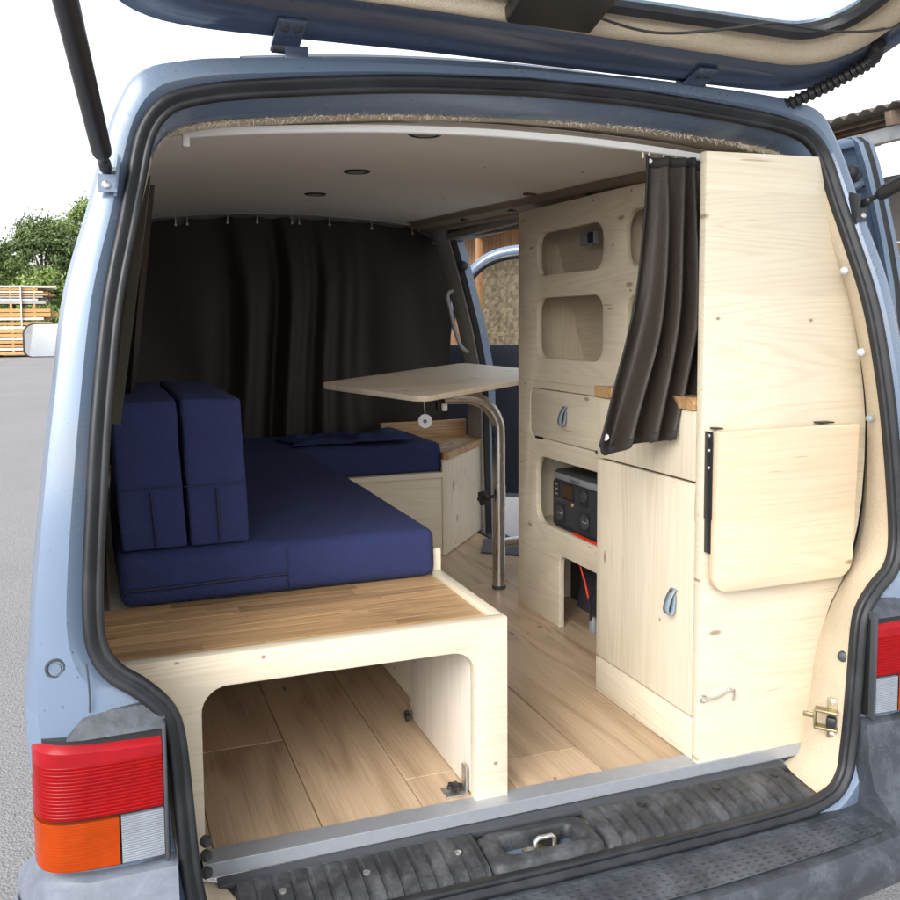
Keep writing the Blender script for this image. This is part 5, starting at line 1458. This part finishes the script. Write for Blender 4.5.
# ------------------------------------------------------------------ trees behind the lumber
leaf_ms = []
for nm, a, b in (('leaves_mid_green', (0.08, 0.125, 0.03), (0.21, 0.29, 0.08)), ('leaves_dark_green', (0.05, 0.085, 0.025), (0.15, 0.21, 0.06)), ('leaves_bright_green', (0.10, 0.17, 0.03), (0.22, 0.31, 0.07))):
    s = NT(nm); o_ = s.obj()
    s.p(Base_Color=s.mix(s.noise(o_, 0.9, 3), a, b), Roughness=0.55, Transmission_Weight=0.0)
    s.p(Subsurface_Weight=0.0)
    leaf_ms.append(s.m)
bark = plain('bark', (0.09, 0.07, 0.055), 0.9, var=0.3, scale=6, bump=0.6, bscale=20)
def tree(x, y, h, r, label, mat, seed, nclump=110, low=0.12):
    rnd = random.Random(seed)
    t = thing('broadleaf_tree', label, 'tree', (x, y, GROUND), 'trees beyond the yard')
    parts = [tube_vf(spline([(x, y, GROUND), (x + 0.1, y, GROUND + h * 0.25), (x - 0.1, y + 0.1, GROUND + h * 0.55), (x, y, GROUND + h * 0.85)], 4), [0.28 - 0.02 * k for k in range(13)], 8)]
    clumps = []
    for k in range(nclump):
        a = rnd.uniform(0, 2 * PI); zf = rnd.uniform(low, 1.0)
        rr_ = r * math.sin(PI * min(max((zf - low) / (1 - low) * 0.85 + 0.15, 0), 1)) ** 0.6 * math.sqrt(rnd.uniform(0.25, 1)) * rnd.uniform(0.85, 1.1)
        clumps.append((Vector((x + rr_ * math.cos(a), y + rr_ * math.sin(a), GROUND + h * zf)), rnd.choice((0.35, 0.5, 0.7, 1.0)) * rnd.uniform(0.8, 1.15)))
    for c, q in clumps[::5]:
        b = Vector((x, y, GROUND + min(h * 0.5, (c.z - GROUND) * 0.6)))
        parts.append(tube_vf([b, b.lerp(c, 0.5) + Vector((0, 0, 0.25)), c], [0.09, 0.05, 0.02], 6))
    V, F = join_vf(parts); mk('trunk', V, F, bark, t, (x, y, GROUND), 40)
    V, F = [], []
    for c, q in clumps:
        for k in range(int(330 * q)):
            d = Vector((rnd.gauss(0, 1), rnd.gauss(0, 1), rnd.gauss(0, 0.75)))
            d = d.normalized() * q * (rnd.uniform(0.4, 1.0) if rnd.random() < 0.85 else rnd.uniform(1.0, 1.5))
            p = c + d
            ax = Vector((rnd.gauss(0, 1), rnd.gauss(0, 1), rnd.gauss(0, 1))).normalized()
            bx2 = ax.cross(d.normalized() + Vector((0, 0, 0.3))).normalized(); s_ = rnd.uniform(0.07, 0.16)
            b0 = len(V)
            V += [p - ax * s_, p + bx2 * s_ * 0.5, p + ax * s_, p - bx2 * s_ * 0.5]; F.append((b0, b0+1, b0+2, b0+3))
    o = mk('crown', V, F, mat, t, (x, y, GROUND + h * 0.5), 0)
    return t
tree(-7.0, 62, 7.4, 3.4, 'mid green broadleaf tree behind the lumber, leftmost in the photo', leaf_ms[0], 11)
tree(-3.4, 66, 8.2, 3.0, 'dark green broadleaf tree between the two brighter trees beyond the lumber', leaf_ms[1], 12)
tree(-0.6, 70, 10.2, 2.6, 'tallest, loosest tree, rising beside the van pillar', leaf_ms[0], 13, 80, 0.2)
tree(-2.6, 58, 4.6, 2.2, 'low bright green bush-like tree right behind the lumber stack', leaf_ms[2], 14, 45, 0.08)

# ------------------------------------------------------------------ timber shed to the right
shed = thing('timber_shed', 'open timber shed with corrugated roof to the right of the van', 'shed', (9.5, 9.0, GROUND))
roof_m = plain('rusty_corrugated_sheet', (0.10, 0.085, 0.07), 0.7, var=0.35, scale=5)
V, F = [], []
ny = 330
for k in range(ny + 1):
    y = 2.0 + 20.0 * k / ny
    w = 0.028 * math.sin(2 * PI * y / 0.18)
    jit = 0.025 * mnoise.noise(Vector((y * 0.9, 3, 1)))
    V += [Vector((7.25 + jit, y, 2.98 + w)), Vector((12.0, y, 3.9 + w))]
for k in range(ny): F.append((2*k, 2*k+1, 2*k+3, 2*k+2))
o = mk('corrugated_roof', V, F, roof_m, shed, (9.5, 9, 3), 60)
md = o.modifiers.new('thick', 'SOLIDIFY'); md.thickness = 0.012
box('eaves_beam', 7.50, 7.60, 2.1, 21.9, 2.70, 2.84, galv, shed, 0.006)
dk = wood('dark_weathered_timber', (1, 2, 0), (0.14, 0.105, 0.075), (0.07, 0.05, 0.035), (0.03, 0.02, 0.01), strip=0.0)
for k in range(9): obox('rafter', Vector((9.6, 2.4 + 2.3 * k, 3.32)), (4.7, 0.08, 0.14), Matrix.Rotation(-0.193, 3, 'Y'), dk, shed, 0.004)
for k in range(5): box('purlin', 7.9 + 0.9 * k, 7.97 + 0.9 * k, 2.1, 21.9, 3.04 + 0.174 * k, 3.11 + 0.174 * k, dk, shed, 0.004)
for k in range(6): box('post', 7.5, 7.62, 5.0 + 3.2 * k, 5.12 + 3.2 * k, GROUND, 2.70, brownwall, shed, 0.006)
tan = wood('tan_shed_boards', (1, 2, 0), (0.52, 0.37, 0.235), (0.36, 0.23, 0.13), (0.2, 0.12, 0.06), strip=0.0, tone=0.08)
for k in range(13): box('wall_board', 10.9, 10.93, 2.1, 13.5, GROUND + 0.2 * k + 0.004, GROUND + 0.2 * k + 0.196, tan, shed, 0.004)
box('upper_wall_sheet', 10.92, 10.95, 2.1, 21.9, 2.04, 3.0, plain('grey_wall_sheet', (0.33, 0.31, 0.29), 0.7), shed, 0.0)
for k in range(40): box('cladding_board', 8.30, 8.33, 13.6 + 0.2 * k, 13.6 + 0.2 * k + 0.192, GROUND, 3.1, brownwall, shed, 0.004)
osb = NT('strand_board'); oo = osb.obj()
vz = osb.n('ShaderNodeTexVoronoi', feature='F1'); q = osb.xyz(oo)
osb.set(vz.inputs['Vector'], osb.vec(q[0], osb.math('MULTIPLY', q[1], 1.0), osb.math('MULTIPLY', q[2], 2.2))); vz.inputs['Scale'].default_value = 7
cc = osb.xyz(vz.outputs['Color'])[0]
osb.p(Base_Color=osb.ramp(cc, [(0.0, (0.10, 0.072, 0.04)), (0.5, (0.17, 0.125, 0.075)), (1.0, (0.25, 0.19, 0.12))]), Roughness=0.85)
for k in range(3): box('strand_board', 8.26, 8.285, 16.15 + 1.25 * k - 0.61, 16.15 + 1.25 * k + 0.62, -0.5, 2.30, osb.m, shed, 0.002)
